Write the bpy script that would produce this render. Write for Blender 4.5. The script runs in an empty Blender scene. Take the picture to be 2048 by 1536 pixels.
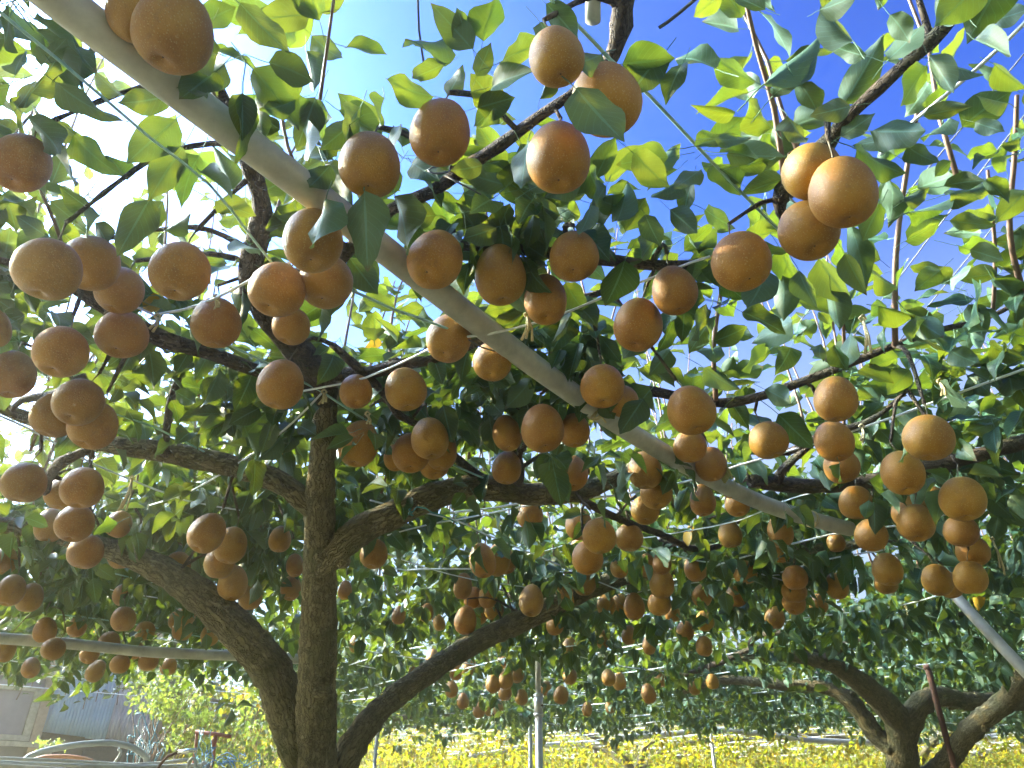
import bpy, math, random
import numpy as np
from mathutils import Vector, Matrix

random.seed(7)
rng = np.random.default_rng(7)
scene = bpy.context.scene
col = scene.collection

# ------------------------------------------------------------------ camera, sky, sun, exposure
CZ = 0.90                      # eye height: the photographer crouches under the trellis
PITCH = math.radians(30.0)
F = 1484.0                     # focal length in photograph pixels (2048 wide)
cam_data = bpy.data.cameras.new('camera')
cam_data.sensor_width = 36.0
cam_data.lens = 36.0 * F / 2048.0
cam_data.clip_start = 0.05
cam_data.clip_end = 2000.0
cam = bpy.data.objects.new('camera', cam_data)
col.objects.link(cam)
cam.location = (0, 0, CZ)
cam.rotation_euler = (math.radians(90) + PITCH, 0, 0)
scene.camera = cam

SUN_AZ = math.radians(-71.0)   # measured from +Y towards +X
SUN_EL = math.radians(30.0)
sun_dir = Vector((math.sin(SUN_AZ) * math.cos(SUN_EL), math.cos(SUN_AZ) * math.cos(SUN_EL), math.sin(SUN_EL)))
world = bpy.data.worlds.new('World')
scene.world = world
world.use_nodes = True
wn = world.node_tree
wn.nodes.clear()
sky = wn.nodes.new('ShaderNodeTexSky')
sky.sky_type = 'NISHITA'
sky.sun_disc = False
sky.sun_elevation = SUN_EL
sky.sun_rotation = SUN_AZ
sky.altitude = 0
sky.air_density = 1.2
sky.dust_density = 3.0
sky.ozone_density = 6.0
bg = wn.nodes.new('ShaderNodeBackground')
bg.inputs['Strength'].default_value = 0.05
wo = wn.nodes.new('ShaderNodeOutputWorld')
gm = wn.nodes.new('ShaderNodeGamma')       # deeper, more saturated clear sky as the phone recorded it
gm.inputs['Gamma'].default_value = 2.5
wn.links.new(sky.outputs[0], gm.inputs['Color'])
# pale haze towards the horizon, the same all round
wtc = wn.nodes.new('ShaderNodeTexCoord')
wsep = wn.nodes.new('ShaderNodeSeparateXYZ')
wmap = wn.nodes.new('ShaderNodeMapRange'); wmap.interpolation_type = 'SMOOTHSTEP'
wmap.inputs['From Min'].default_value = 0.70; wmap.inputs['From Max'].default_value = 0.30
wmap.inputs['To Min'].default_value = 0.0; wmap.inputs['To Max'].default_value = 0.8
wmix = wn.nodes.new('ShaderNodeMix'); wmix.data_type = 'RGBA'
wn.links.new(wtc.outputs['Generated'], wsep.inputs[0])
wn.links.new(wsep.outputs['Z'], wmap.inputs['Value'])
wn.links.new(wmap.outputs[0], wmix.inputs[0])
wtint = wn.nodes.new('ShaderNodeMix'); wtint.data_type = 'RGBA'; wtint.blend_type = 'MULTIPLY'
wtint.inputs[0].default_value = 1.0; wtint.inputs[7].default_value = (0.82, 1.02, 1.04, 1)
wn.links.new(gm.outputs[0], wtint.inputs[6])
wn.links.new(wtint.outputs[2], wmix.inputs[6])
wmix.inputs[7].default_value = (6.1, 7.3, 7.9, 1)
wn.links.new(wmix.outputs[2], bg.inputs['Color'])
wn.links.new(bg.outputs[0], wo.inputs['Surface'])

sl = bpy.data.lights.new('sun', 'SUN')
sl.energy = 5.0
sl.angle = math.radians(0.5)
sl.color = (1.0, 0.79, 0.42)
sun = bpy.data.objects.new('sun', sl)
col.objects.link(sun)
sun.rotation_euler = (-sun_dir).to_track_quat('-Z', 'Y').to_euler()

scene.view_settings.view_transform = 'Standard'
scene.view_settings.look = 'None'
scene.view_settings.exposure = 1.2
scene.view_settings.gamma = 1.0
scene.view_settings.use_curve_mapping = False
scene.cycles.max_bounces = 10
scene.cycles.diffuse_bounces = 5
scene.cycles.transmission_bounces = 8
scene.cycles.use_denoising = True

# ------------------------------------------------------------------ placing things: photograph direction + distance -> place
SP, CP = math.sin(PITCH), math.cos(PITCH)
def up_of(py):
    return SP + (768.0 - py) / F * CP
def at(px, py, d):
    u, v = (px - 1024.0) / F, (768.0 - py) / F
    return Vector((u * d, d * (CP - v * SP), CZ + d * (SP + v * CP)))
def at_h(px, py, h):           # the point of that direction which lies h above the eye
    return at(px, py, h / up_of(py))
def project(P):
    P = np.asarray(P, float)
    x, y, z = P[..., 0], P[..., 1], P[..., 2] - CZ
    d = y * CP + z * SP
    d = np.where(np.abs(d) < 1e-4, 1e-4, d)
    v = -y * SP + z * CP
    return 1024 + F * x / d, 768 - F * v / d, d

# ------------------------------------------------------------------ helpers
def tag(o, label=None, cat=None, group=None, kind=None):
    if label: o['label'] = label
    if cat: o['category'] = cat
    if group: o['group'] = group
    if kind: o['kind'] = kind
    return o
def empty(name, loc):
    o = bpy.data.objects.new(name, None)
    o.empty_display_size = 0.1
    o.location = loc
    col.objects.link(o)
    return o
def adopt(o, parent):
    if parent is not None:
        o.parent = parent
        o.matrix_parent_inverse = WORLD[parent.name].inverted() if parent.name in WORLD else Matrix.Translation(-Vector(parent.location))
    return o
WORLD = {}
class MB:
    def __init__(self):
        self.v, self.f, self.g = [], [], []
    def add(self, verts, faces):
        n = len(self.v)
        self.v.extend([tuple(p) for p in verts])
        self.f.extend([tuple(i + n for i in f) for f in faces])
    def tube(self, pts, rad, sides=8, rough=0.0, cap=True, lump=0.0):
        pts = [Vector(p) for p in pts]
        n = len(pts)
        if not hasattr(rad, '__len__'): rad = [rad] * n
        T = [(pts[min(i + 1, n - 1)] - pts[max(i - 1, 0)]).normalized() for i in range(n)]
        ref = Vector((0, 0, 1)) if abs(T[0].z) < 0.9 else Vector((1, 0, 0))
        N = T[0].cross(ref).normalized()
        verts, faces = [], []
        run, o3 = 0.0, random.uniform(0, 9)
        self.g.extend([(0, 0, 0)] * (len(self.v) - len(self.g)))
        for i in range(n):
            if i: run += (pts[i] - pts[i - 1]).length
            N = (N - T[i] * N.dot(T[i])).normalized()
            B = T[i].cross(N)
            r = rad[i] * (1 + (random.uniform(-lump, lump) if lump else 0))
            for k in range(sides):
                a = 2 * math.pi * k / sides
                rr = r * (1 + (random.uniform(-rough, rough) if rough else 0))
                verts.append(pts[i] + (N * math.cos(a) + B * math.sin(a)) * rr)
                self.g.append((r * math.cos(a) + o3, r * math.sin(a), run))
        for i in range(n - 1):
            for k in range(sides):
                a, b = i * sides + k, i * sides + (k + 1) % sides
                faces.append((a, b, b + sides, a + sides))
        if cap:
            faces.append(tuple(reversed(range(sides))))
            faces.append(tuple(range((n - 1) * sides, n * sides)))
        self.add(verts, faces)
        return self
    def box(self, c, s, M=None):
        x, y, z = s[0] / 2, s[1] / 2, s[2] / 2
        vs = [Vector((a * x, b * y, e * z)) + Vector(c) for a in (-1, 1) for b in (-1, 1) for e in (-1, 1)]
        if M is not None: vs = [M @ p for p in vs]
        self.add(vs, [(0, 1, 3, 2), (4, 6, 7, 5), (0, 4, 5, 1), (2, 3, 7, 6), (0, 2, 6, 4), (1, 5, 7, 3)])
        return self
    def mesh(self, name, mat, smooth=True):
        me = bpy.data.meshes.new(name)
        me.from_pydata(self.v, [], self.f)
        if smooth: me.shade_smooth()
        if len(self.g) == len(self.v) and self.g:
            me.attributes.new('grain', 'FLOAT_VECTOR', 'POINT').data.foreach_set('vector', np.array(self.g, np.float32).ravel())
        me.materials.append(mat)
        return me
    def build(self, name, mat, parent=None, smooth=True):
        o = bpy.data.objects.new(name, self.mesh(name, mat, smooth))
        col.objects.link(o)
        return adopt(o, parent)
def smooth_path(pts, vals, step):
    """Catmull-Rom through pts (Vector) with matching values."""
    P = [Vector(p) for p in pts]
    out, ov = [], []
    for i in range(len(P) - 1):
        p0, p1, p2, p3 = P[max(i - 1, 0)], P[i], P[i + 1], P[min(i + 2, len(P) - 1)]
        n = max(2, int((p2 - p1).length / step))
        for k in range(n):
            t = k / n
            out.append(0.5 * ((2 * p1) + (p2 - p0) * t + (2 * p0 - 5 * p1 + 4 * p2 - p3) * t * t + (3 * p1 - p0 - 3 * p2 + p3) * t ** 3))
            ov.append(vals[i] * (1 - t) + vals[i + 1] * t)
    out.append(P[-1]); ov.append(vals[-1])
    return out, ov

# ------------------------------------------------------------------ materials
def new_mat(name):
    m = bpy.data.materials.new(name)
    m.use_nodes = True
    nt = m.node_tree
    return m, nt, nt.nodes['Principled BSDF']
def ramp(nt, pos_col, interp='LINEAR'):
    r = nt.nodes.new('ShaderNodeValToRGB')
    r.color_ramp.interpolation = interp
    e = r.color_ramp.elements
    while len(e) < len(pos_col): e.new(0.5)
    for el, (p, c) in zip(e, pos_col):
        el.position = p; el.color = (*c, 1)
    return r
def noise(nt, scale, detail=4, rough=0.6, coord=None):
    n = nt.nodes.new('ShaderNodeTexNoise')
    n.inputs['Scale'].default_value = scale
    n.inputs['Detail'].default_value = detail
    n.inputs['Roughness'].default_value = rough
    if coord is not None: nt.links.new(coord, n.inputs['Vector'])
    return n
def mixc(nt, fac, a, b, mode='MIX'):
    m = nt.nodes.new('ShaderNodeMix'); m.data_type = 'RGBA'; m.blend_type = mode
    for sock, val in ((m.inputs[0], fac), (m.inputs[6], a), (m.inputs[7], b)):
        if isinstance(val, (int, float)): sock.default_value = val
        elif isinstance(val, tuple): sock.default_value = (*val, 1)
        else: nt.links.new(val, sock)
    return m.outputs[2]
def mathn(nt, op, a, b=None, clamp=False):
    m = nt.nodes.new('ShaderNodeMath'); m.operation = op; m.use_clamp = clamp
    for sock, val in zip(m.inputs, (a, b)):
        if val is None: continue
        if isinstance(val, (int, float)): sock.default_value = val
        else: nt.links.new(val, sock)
    return m.outputs[0]
def bump(nt, bsdf, h, strength=0.4, dist=0.003):
    b = nt.nodes.new('ShaderNodeBump')
    b.inputs['Strength'].default_value = strength
    b.inputs['Distance'].default_value = dist
    nt.links.new(h, b.inputs['Height'])
    nt.links.new(b.outputs[0], bsdf.inputs['Normal'])

def mat_simple(name, c1, c2, scale=12, rough=0.6, metal=0.0, bmp=0.2, spec=0.5):
    m, nt, b = new_mat(name)
    tc = nt.nodes.new('ShaderNodeTexCoord')
    n = noise(nt, scale, 5, 0.65, tc.outputs['Object'])
    r = ramp(nt, [(0.3, c1), (0.7, c2)])
    nt.links.new(n.outputs['Fac'], r.inputs['Fac'])
    nt.links.new(r.outputs[0], b.inputs['Base Color'])
    b.inputs['Roughness'].default_value = rough
    b.inputs['Metallic'].default_value = metal
    b.inputs['Specular IOR Level'].default_value = spec
    if bmp: bump(nt, b, n.outputs['Fac'], bmp, 0.002)
    return m

def leaf_material(name, top, under, trans, tfac, rough=0.5, hue=(0.48, 0.035)):
    m, nt, b = new_mat(name)
    def attr(k):
        a = nt.nodes.new('ShaderNodeAttribute'); a.attribute_name = k; return a.outputs['Fac']
    lu, ls, rn = attr('lu'), attr('ls'), attr('rnd')
    oi = nt.nodes.new('ShaderNodeObjectInfo')
    rnd = mathn(nt, 'FRACT', mathn(nt, 'ADD', rn, oi.outputs['Random']))
    rnd2 = mathn(nt, 'FRACT', mathn(nt, 'MULTIPLY', rnd, 7.31))
    geo = nt.nodes.new('ShaderNodeNewGeometry')
    # midrib and side veins along the blade
    als = mathn(nt, 'ABSOLUTE', ls)
    mid = mathn(nt, 'LESS_THAN', als, 0.06)
    vv = mathn(nt, 'FRACT', mathn(nt, 'SUBTRACT', mathn(nt, 'MULTIPLY', lu, 9.0), mathn(nt, 'MULTIPLY', als, 2.6)))
    vein = mathn(nt, 'LESS_THAN', vv, 0.12)
    vein = mathn(nt, 'MAXIMUM', mathn(nt, 'MULTIPLY', vein, 0.35), mid)
    tc = nt.nodes.new('ShaderNodeTexCoord')
    nz = noise(nt, 45, 3, 0.6, tc.outputs['Object'])
    side = mixc(nt, geo.outputs['Backfacing'], top, under)
    hs = nt.nodes.new('ShaderNodeHueSaturation')
    nt.links.new(side, hs.inputs['Color'])
    nt.links.new(mathn(nt, 'ADD', 0.475, mathn(nt, 'MULTIPLY', rnd2, 0.045)), hs.inputs['Hue'])
    nt.links.new(mathn(nt, 'ADD', 0.7, mathn(nt, 'MULTIPLY', rnd, 0.6)), hs.inputs['Value'])
    c = mixc(nt, mathn(nt, 'MULTIPLY', vein, 0.75), hs.outputs[0], tuple(min(1, x * 2.8) for x in under))
    c = mixc(nt, mathn(nt, 'MULTIPLY', nz.outputs['Fac'], 0.35), c, tuple(x * 0.6 for x in top))
    # brown specks and tip scorch on the older leaves
    sp = noise(nt, 110, 2, 0.5, tc.outputs['Object'])
    spot = mathn(nt, 'MULTIPLY', mathn(nt, 'GREATER_THAN', sp.outputs['Fac'], 0.69), mathn(nt, 'GREATER_THAN', rnd2, 0.45))
    tipb = mathn(nt, 'MULTIPLY', mathn(nt, 'GREATER_THAN', mathn(nt, 'ADD', lu, mathn(nt, 'MULTIPLY', nz.outputs['Fac'], 0.2)), 1.02), mathn(nt, 'GREATER_THAN', rnd, 0.6))
    spot = mathn(nt, 'MAXIMUM', spot, tipb)
    c = mixc(nt, mathn(nt, 'MULTIPLY', spot, 0.75), c, (0.10, 0.06, 0.025))
    # the odd leaf turned yellow
    yel = mathn(nt, 'GREATER_THAN', rnd2, 0.9985)
    c = mixc(nt, yel, c, (0.42, 0.25, 0.02))
    nt.links.new(c, b.inputs['Base Color'])
    b.inputs['Roughness'].default_value = rough
    b.inputs['Specular IOR Level'].default_value = 0.27
    t = nt.nodes.new('ShaderNodeBsdfTranslucent')
    hs2 = nt.nodes.new('ShaderNodeHueSaturation')
    hs2.inputs['Color'].default_value = (*trans, 1)
    nt.links.new(mathn(nt, 'ADD', hue[0], mathn(nt, 'MULTIPLY', rnd2, hue[1])), hs2.inputs['Hue'])
    tcol = mixc(nt, mathn(nt, 'MULTIPLY', vein, 0.6), hs2.outputs[0], (0.03, 0.07, 0.01))
    tcol = mixc(nt, yel, tcol, (0.7, 0.4, 0.02))
    nt.links.new(tcol, t.inputs['Color'])
    mx = nt.nodes.new('ShaderNodeMixShader')
    mx.inputs[0].default_value = tfac
    out = nt.nodes['Material Output']
    nt.links.new(b.outputs[0], mx.inputs[1]); nt.links.new(t.outputs[0], mx.inputs[2])
    nt.links.new(mx.outputs[0], out.inputs['Surface'])
    bump(nt, b, mathn(nt, 'SUBTRACT', nz.outputs['Fac'], mathn(nt, 'MULTIPLY', vein, 0.8)), 0.35, 0.002)
    return m

M_LEAF = leaf_material('pear_leaf', (0.026, 0.074, 0.028), (0.070, 0.122, 0.070), (0.30, 0.39, 0.016), 0.185)
M_FAR_SUNLIT = leaf_material('sunlit_far_leaf', (0.09, 0.11, 0.014), (0.15, 0.15, 0.02), (0.54, 0.46, 0.012), 0.5, 0.55, (0.455, 0.105))  # yellow glow of sunlit far foliage put into the leaf colours
M_BUSH = leaf_material('bush_leaf', (0.05, 0.085, 0.03), (0.09, 0.12, 0.06), (0.34, 0.42, 0.05), 0.4, 0.55)

def bark_material(name, c1, c2, c3, scale):
    m, nt, b = new_mat(name)
    ba = nt.nodes.new('ShaderNodeAttribute'); ba.attribute_name = 'grain'
    class tc: outputs = {'Object': ba.outputs['Vector']}
    n1 = noise(nt, scale, 8, 0.7, tc.outputs['Object'])
    n2 = noise(nt, scale * 0.22, 3, 0.5, tc.outputs['Object'])
    vo = nt.nodes.new('ShaderNodeTexVoronoi'); vo.feature = 'DISTANCE_TO_EDGE'
    vo.inputs['Scale'].default_value = scale * 2.9
    mp = nt.nodes.new('ShaderNodeMapping'); mp.inputs['Scale'].default_value = (1, 1, 0.13)
    nd = noise(nt, scale * 0.8, 3, 0.6, tc.outputs['Object'])
    add = nt.nodes.new('ShaderNodeVectorMath'); add.operation = 'MULTIPLY_ADD'
    nt.links.new(nd.outputs['Color'], add.inputs[0]); add.inputs[1].default_value = (0.035, 0.035, 0.22)
    nt.links.new(tc.outputs['Object'], add.inputs[2])
    nt.links.new(add.outputs[0], mp.inputs['Vector'])
    nt.links.new(mp.outputs[0], vo.inputs['Vector'])
    r = ramp(nt, [(0.28, c1), (0.55, c2), (0.8, c3)])
    nt.links.new(n1.outputs['Fac'], r.inputs['Fac'])
    crack = mathn(nt, 'MINIMUM', mathn(nt, 'MULTIPLY', vo.outputs['Distance'], 9.0), 1.0)
    c = mixc(nt, mathn(nt, 'MULTIPLY', mathn(nt, 'SUBTRACT', 1.0, crack, True), 0.7), r.outputs[0], tuple(x * 0.6 for x in c1))
    moss = ramp(nt, [(0.52, (0, 0, 0)), (0.68, (1, 1, 1))])
    nt.links.new(n2.outputs['Fac'], moss.inputs['Fac'])
    c = mixc(nt, mathn(nt, 'MULTIPLY', moss.outputs[0], 0.5), c, (0.10, 0.105, 0.035))
    nt.links.new(c, b.inputs['Base Color'])
    b.inputs['Roughness'].default_value = 0.85
    b.inputs['Specular IOR Level'].default_value = 0.25
    bump(nt, b, mathn(nt, 'ADD', mathn(nt, 'MULTIPLY', crack, 0.7), n1.outputs['Fac']), 1.0, 0.010)
    return m
M_BARK = bark_material('trunk_bark', (0.11, 0.088, 0.038), (0.225, 0.185, 0.088), (0.36, 0.305, 0.18), 30)
M_BARK2 = bark_material('branch_bark', (0.06, 0.044, 0.03), (0.13, 0.095, 0.06), (0.24, 0.18, 0.12), 38)
M_SHOOT = mat_simple('shoot_bark', (0.13, 0.065, 0.035), (0.24, 0.14, 0.08), 40, 0.6)

def pear_material():
    m, nt, b = new_mat('russet_pear_skin')
    tc = nt.nodes.new('ShaderNodeTexCoord')
    oi = nt.nodes.new('ShaderNodeObjectInfo')
    off = nt.nodes.new('ShaderNodeVectorMath'); off.operation = 'ADD'
    sc = nt.nodes.new('ShaderNodeVectorMath'); sc.operation = 'SCALE'
    cmb = nt.nodes.new('ShaderNodeCombineXYZ')
    for i in range(3): nt.links.new(oi.outputs['Random'], cmb.inputs[i])
    nt.links.new(cmb.outputs[0], sc.inputs[0]); sc.inputs['Scale'].default_value = 37.0
    nt.links.new(tc.outputs['Object'], off.inputs[0]); nt.links.new(sc.outputs[0], off.inputs[1])
    n1 = noise(nt, 2.2, 4, 0.55, off.outputs[0])
    n2 = noise(nt, 26, 4, 0.7, off.outputs[0])
    r = ramp(nt, [(0.28, (0.32, 0.125, 0.013)), (0.48, (0.44, 0.188, 0.018)), (0.62, (0.48, 0.224, 0.025)), (0.80, (0.50, 0.275, 0.044))])
    nt.links.new(n1.outputs['Fac'], r.inputs['Fac'])
    c = mixc(nt, mathn(nt, 'MULTIPLY', n2.outputs['Fac'], 0.4), r.outputs[0], (0.20, 0.088, 0.016))
    vo = nt.nodes.new('ShaderNodeTexVoronoi'); vo.inputs['Scale'].default_value = 27
    nt.links.new(off.outputs[0], vo.inputs['Vector'])
    dot = ramp(nt, [(0.16, (1, 1, 1)), (0.30, (0, 0, 0))])
    nt.links.new(vo.outputs['Distance'], dot.inputs['Fac'])
    c = mixc(nt, mathn(nt, 'MULTIPLY', dot.outputs[0], 0.85), c, (0.50, 0.32, 0.11))
    n3 = noise(nt, 5.5, 3, 0.6, off.outputs[0])
    scuff = ramp(nt, [(0.60, (0, 0, 0)), (0.68, (1, 1, 1))])
    nt.links.new(n3.outputs['Fac'], scuff.inputs['Fac'])
    c = mixc(nt, mathn(nt, 'MULTIPLY', scuff.outputs[0], 0.32), c, (0.20, 0.105, 0.035))
    hs = nt.nodes.new('ShaderNodeHueSaturation')
    nt.links.new(c, hs.inputs['Color'])
    nt.links.new(mathn(nt, 'ADD', 0.499, mathn(nt, 'MULTIPLY', oi.outputs['Random'], 0.012)), hs.inputs['Hue'])
    nt.links.new(mathn(nt, 'ADD', 0.80, mathn(nt, 'MULTIPLY', mathn(nt, 'FRACT', mathn(nt, 'MULTIPLY', oi.outputs['Random'], 5.7)), 0.22)), hs.inputs['Value'])
    nt.links.new(hs.outputs[0], b.inputs['Base Color'])
    b.inputs['Roughness'].default_value = 0.5
    b.inputs['Specular IOR Level'].default_value = 0.4
    b.inputs['Subsurface Weight'].default_value = 0.0
    bump(nt, b, mathn(nt, 'ADD', n2.outputs['Fac'], dot.outputs[0]), 0.25, 0.01)
    return m
M_PEAR = pear_material()
M_STALK = mat_simple('pear_stalk', (0.07, 0.05, 0.02), (0.16, 0.13, 0.05), 60, 0.6)
M_CALYX = mat_simple('pear_calyx', (0.035, 0.02, 0.01), (0.09, 0.05, 0.025), 60, 0.9)
M_PIPE = mat_simple('weathered_galvanised_pipe', (0.34, 0.325, 0.26), (0.56, 0.535, 0.44), 16, 0.42, 0.05, 0.05)
M_STEEL = mat_simple('dull_steel_tube', (0.46, 0.45, 0.42), (0.62, 0.60, 0.56), 14, 0.35, 0.6, 0.05)
M_WIRE = mat_simple('galvanised_wire', (0.66, 0.68, 0.68), (0.80, 0.82, 0.81), 30, 0.35, 0.1, 0.0)
M_GREENWIRE = mat_simple('green_coated_wire', (0.22, 0.40, 0.33), (0.42, 0.60, 0.52), 30, 0.5, 0.0, 0.0)
M_DARKWIRE = mat_simple('dark_wire', (0.05, 0.055, 0.06), (0.12, 0.12, 0.12), 30, 0.5, 0.2, 0.0)
M_STRAW = mat_simple('straw_twine', (0.42, 0.33, 0.15), (0.66, 0.55, 0.30), 80, 0.8)
M_RUST = mat_simple('rusty_iron', (0.07, 0.030, 0.016), (0.15, 0.065, 0.03), 40, 0.85)
# ------------------------------------------------------------------ leaves
def leaf_template(nu, ns, fold, curl, wave, petiole, seed, tipx=0.0):
    """Ovate pear leaf with drawn-out tip: length 1 along +Y from the blade base, half width 0.5 along X, upper side +Z."""
    r = random.Random(seed)
    V, Fc, LU, LS = [], [], [], []
    ph, ph2 = r.uniform(0, 6.28), r.uniform(0, 6.28)
    for i in range(nu + 1):
        u = (i / nu if nu < 6 else 0.5 - 0.5 * math.cos(math.pi * i / nu) * (0.8 if 0 < i < nu else 1.0))
        t = min(u / 0.92, 1.0)
        w = 0.5 * (math.sin(math.pi * t ** 0.78) ** 0.62 if 0 < t < 1 else 0.0)
        if u > 0.75: w = max(w, 0.06 * (1 - u) / 0.25)
        if i == 0: w = 0.03
        if i == nu: w = 0.004
        for j in range(ns + 1):
            s = -1 + 2 * j / ns
            x = s * w + tipx * u * u
            z = fold * abs(s) * w * 2 * (1 - 0.3 * u) - curl * u * u + wave * math.sin(u * 9 + ph + s * 1.3) * abs(s) * w * 2
            z += 0.35 * wave * math.sin(u * 5 + ph2) * s
            V.append((x, u - 0.25 * curl * u * u, z)); LU.append(u); LS.append(s)
    W = ns + 1
    for i in range(nu):
        for j in range(ns):
            a = i * W + j
            Fc.append((a, a + 1, a + W + 1, a + W))
    if petiole:
        n0 = len(V)
        L = petiole
        prof = [(0.0, 0.0), (-0.35 * L, 0.03), (-0.7 * L, 0.10), (-L, 0.22 * L + 0.05)] if nu > 6 else [(0.0, 0.0), (-L, 0.22 * L + 0.05)]
        for (y, z) in prof:
            for (dx, dz) in ((-0.012, -0.004), (0.012, -0.004), (0, 0.012)):
                V.append((dx, y, z * 0.6 + dz)); LU.append(0.5); LS.append(0.0)
        for i in range(len(prof) - 1):
            for k in range(3):
                a, b2 = n0 + i * 3 + k, n0 + i * 3 + (k + 1) % 3
                Fc.append((a, a + 3, b2 + 3, b2))
    return np.array(V), np.array(Fc), np.array(LU), np.array(LS)

def template_mesh(tp, mat, name='leaf'):
    V, Fc, LU, LS = tp
    me = bpy.data.meshes.new(name)
    me.from_pydata([tuple(p) for p in V], [], [tuple(int(i) for i in f) for f in Fc])
    for k, arr in (('lu', LU), ('ls', LS), ('rnd', np.zeros(len(LU)))):
        a = me.attributes.new(k, 'FLOAT', 'POINT'); a.data.foreach_set('value', arr.astype(np.float32))
    me.shade_smooth(); me.materials.append(mat)
    return me

NEAR_T = [leaf_template(10, 4, f, c, w, p, i, tx) for i, (f, c, w, p, tx) in enumerate(
    [(0.14, 0.10, 0.04, 0.42, 0.04), (0.07, 0.20, 0.06, 0.5, -0.05), (0.22, 0.05, 0.03, 0.36, 0.0),
     (0.10, 0.30, 0.08, 0.45, 0.08), (0.18, 0.16, 0.10, 0.4, -0.09), (0.04, 0.02, 0.07, 0.5, 0.03)])]
MID_T = [leaf_template(4, 2, f, c, w, p, 20 + i, tx) for i, (f, c, w, p, tx) in enumerate(
    [(0.22, 0.12, 0.06, 0.4, 0.03), (0.12, 0.25, 0.1, 0.45, -0.05), (0.34, 0.06, 0.05, 0.4, 0.05), (0.2, 0.34, 0.1, 0.4, 0.0)])]
FAR_T = [leaf_template(2, 2, f, c, 0.05, 0, 40 + i) for i, (f, c) in enumerate([(0.25, 0.12), (0.12, 0.3), (0.35, 0.05)])]
for T_ in FAR_T:
    pass
NEAR_MESH = [template_mesh(t, M_LEAF) for t in NEAR_T]

def frames(axis, normal):
    axis = axis / np.linalg.norm(axis, axis=1, keepdims=True)
    normal = normal - axis * np.sum(axis * normal, axis=1, keepdims=True)
    normal = normal / np.maximum(np.linalg.norm(normal, axis=1, keepdims=True), 1e-6)
    side = np.cross(axis, normal)
    return side, axis, normal

def leaf_stuff(name, templates, base, axis, normal, length, width, mat, parent=None):
    """One mesh holding every leaf of a mass."""
    n = len(base)
    if n == 0: return None
    side, axis, normal = frames(axis, normal)
    which = rng.integers(0, len(templates), n)
    rnd = rng.random(n)
    VV, FF, LU, LS, RR = [], [], [], [], []
    off = 0
    for k, (V, Fc, lu, ls) in enumerate(templates):
        idx = np.nonzero(which == k)[0]
        if len(idx) == 0: continue
        P = (base[idx, None, :] + side[idx, None, :] * (V[None, :, 0:1] * width[idx, None, None])
             + axis[idx, None, :] * (V[None, :, 1:2] * length[idx, None, None])
             + normal[idx, None, :] * (V[None, :, 2:3] * length[idx, None, None]))
        m, c = len(idx), len(V)
        VV.append(P.reshape(-1, 3))
        FF.append((Fc[None] + (off + np.arange(m) * c)[:, None, None]).reshape(-1, 4))
        LU.append(np.tile(lu, m)); LS.append(np.tile(ls, m)); RR.append(np.repeat(rnd[idx], c))
        off += m * c
    VV = np.concatenate(VV); FF = np.concatenate(FF)
    me = bpy.data.meshes.new(name)
    me.vertices.add(len(VV)); me.vertices.foreach_set('co', VV.astype(np.float32).ravel())
    nf = len(FF)
    me.loops.add(nf * 4); me.loops.foreach_set('vertex_index', FF.astype(np.int32).ravel())
    me.polygons.add(nf)
    me.polygons.foreach_set('loop_start', np.arange(0, nf * 4, 4, dtype=np.int32))
    for k, arr in (('lu', LU), ('ls', LS), ('rnd', RR)):
        a = me.attributes.new(k, 'FLOAT', 'POINT'); a.data.foreach_set('value', np.concatenate(arr).astype(np.float32))
    me.update(calc_edges=True)
    me.shade_smooth()
    me.materials.append(mat)
    o = bpy.data.objects.new(name, me)
    col.objects.link(o)
    o['kind'] = 'stuff'
    return adopt(o, parent)

def leaf_object(base, axis, normal, length, width, parent, k=None):
    s, a, n = frames(np.array([axis]), np.array([normal]))
    s, a, n = Vector(s[0]), Vector(a[0]), Vector(n[0])
    me = NEAR_MESH[random.randrange(len(NEAR_MESH)) if k is None else k]
    o = bpy.data.objects.new('leaf', me)
    M = Matrix.Identity(4)
    for r in range(3):
        M[r][0] = s[r] * width; M[r][1] = a[r] * length; M[r][2] = n[r] * length; M[r][3] = base[r]
    col.objects.link(o)
    adopt(o, parent)
    o.matrix_basis = M
    return o
# ------------------------------------------------------------------ ground
M_GROUND = mat_simple('orchard_ground', (0.05, 0.055, 0.02), (0.16, 0.13, 0.07), 1.7, 0.95)
g = MB(); g.add([(-150, -150, 0), (150, -150, 0), (150, 150, 0), (-150, 150, 0)], [(0, 1, 2, 3)])
tag(g.build('ground', M_GROUND), kind='structure')

# ------------------------------------------------------------------ pear trees: trunks, limbs, branches
H0 = 0.90                       # trellis wires run this far above the eye
def path(rows, step=0.03):
    """rows: (px, py, width px, depth) with depth > 0, or (px, py, width, -h) for a point h above the eye."""
    P, R = [], []
    for px, py, w, d in rows:
        if d < 0: d = -d / up_of(py)
        P.append(at(px, py, d)); R.append(w * d / F / 2)
    return smooth_path(P, R, step)

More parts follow.
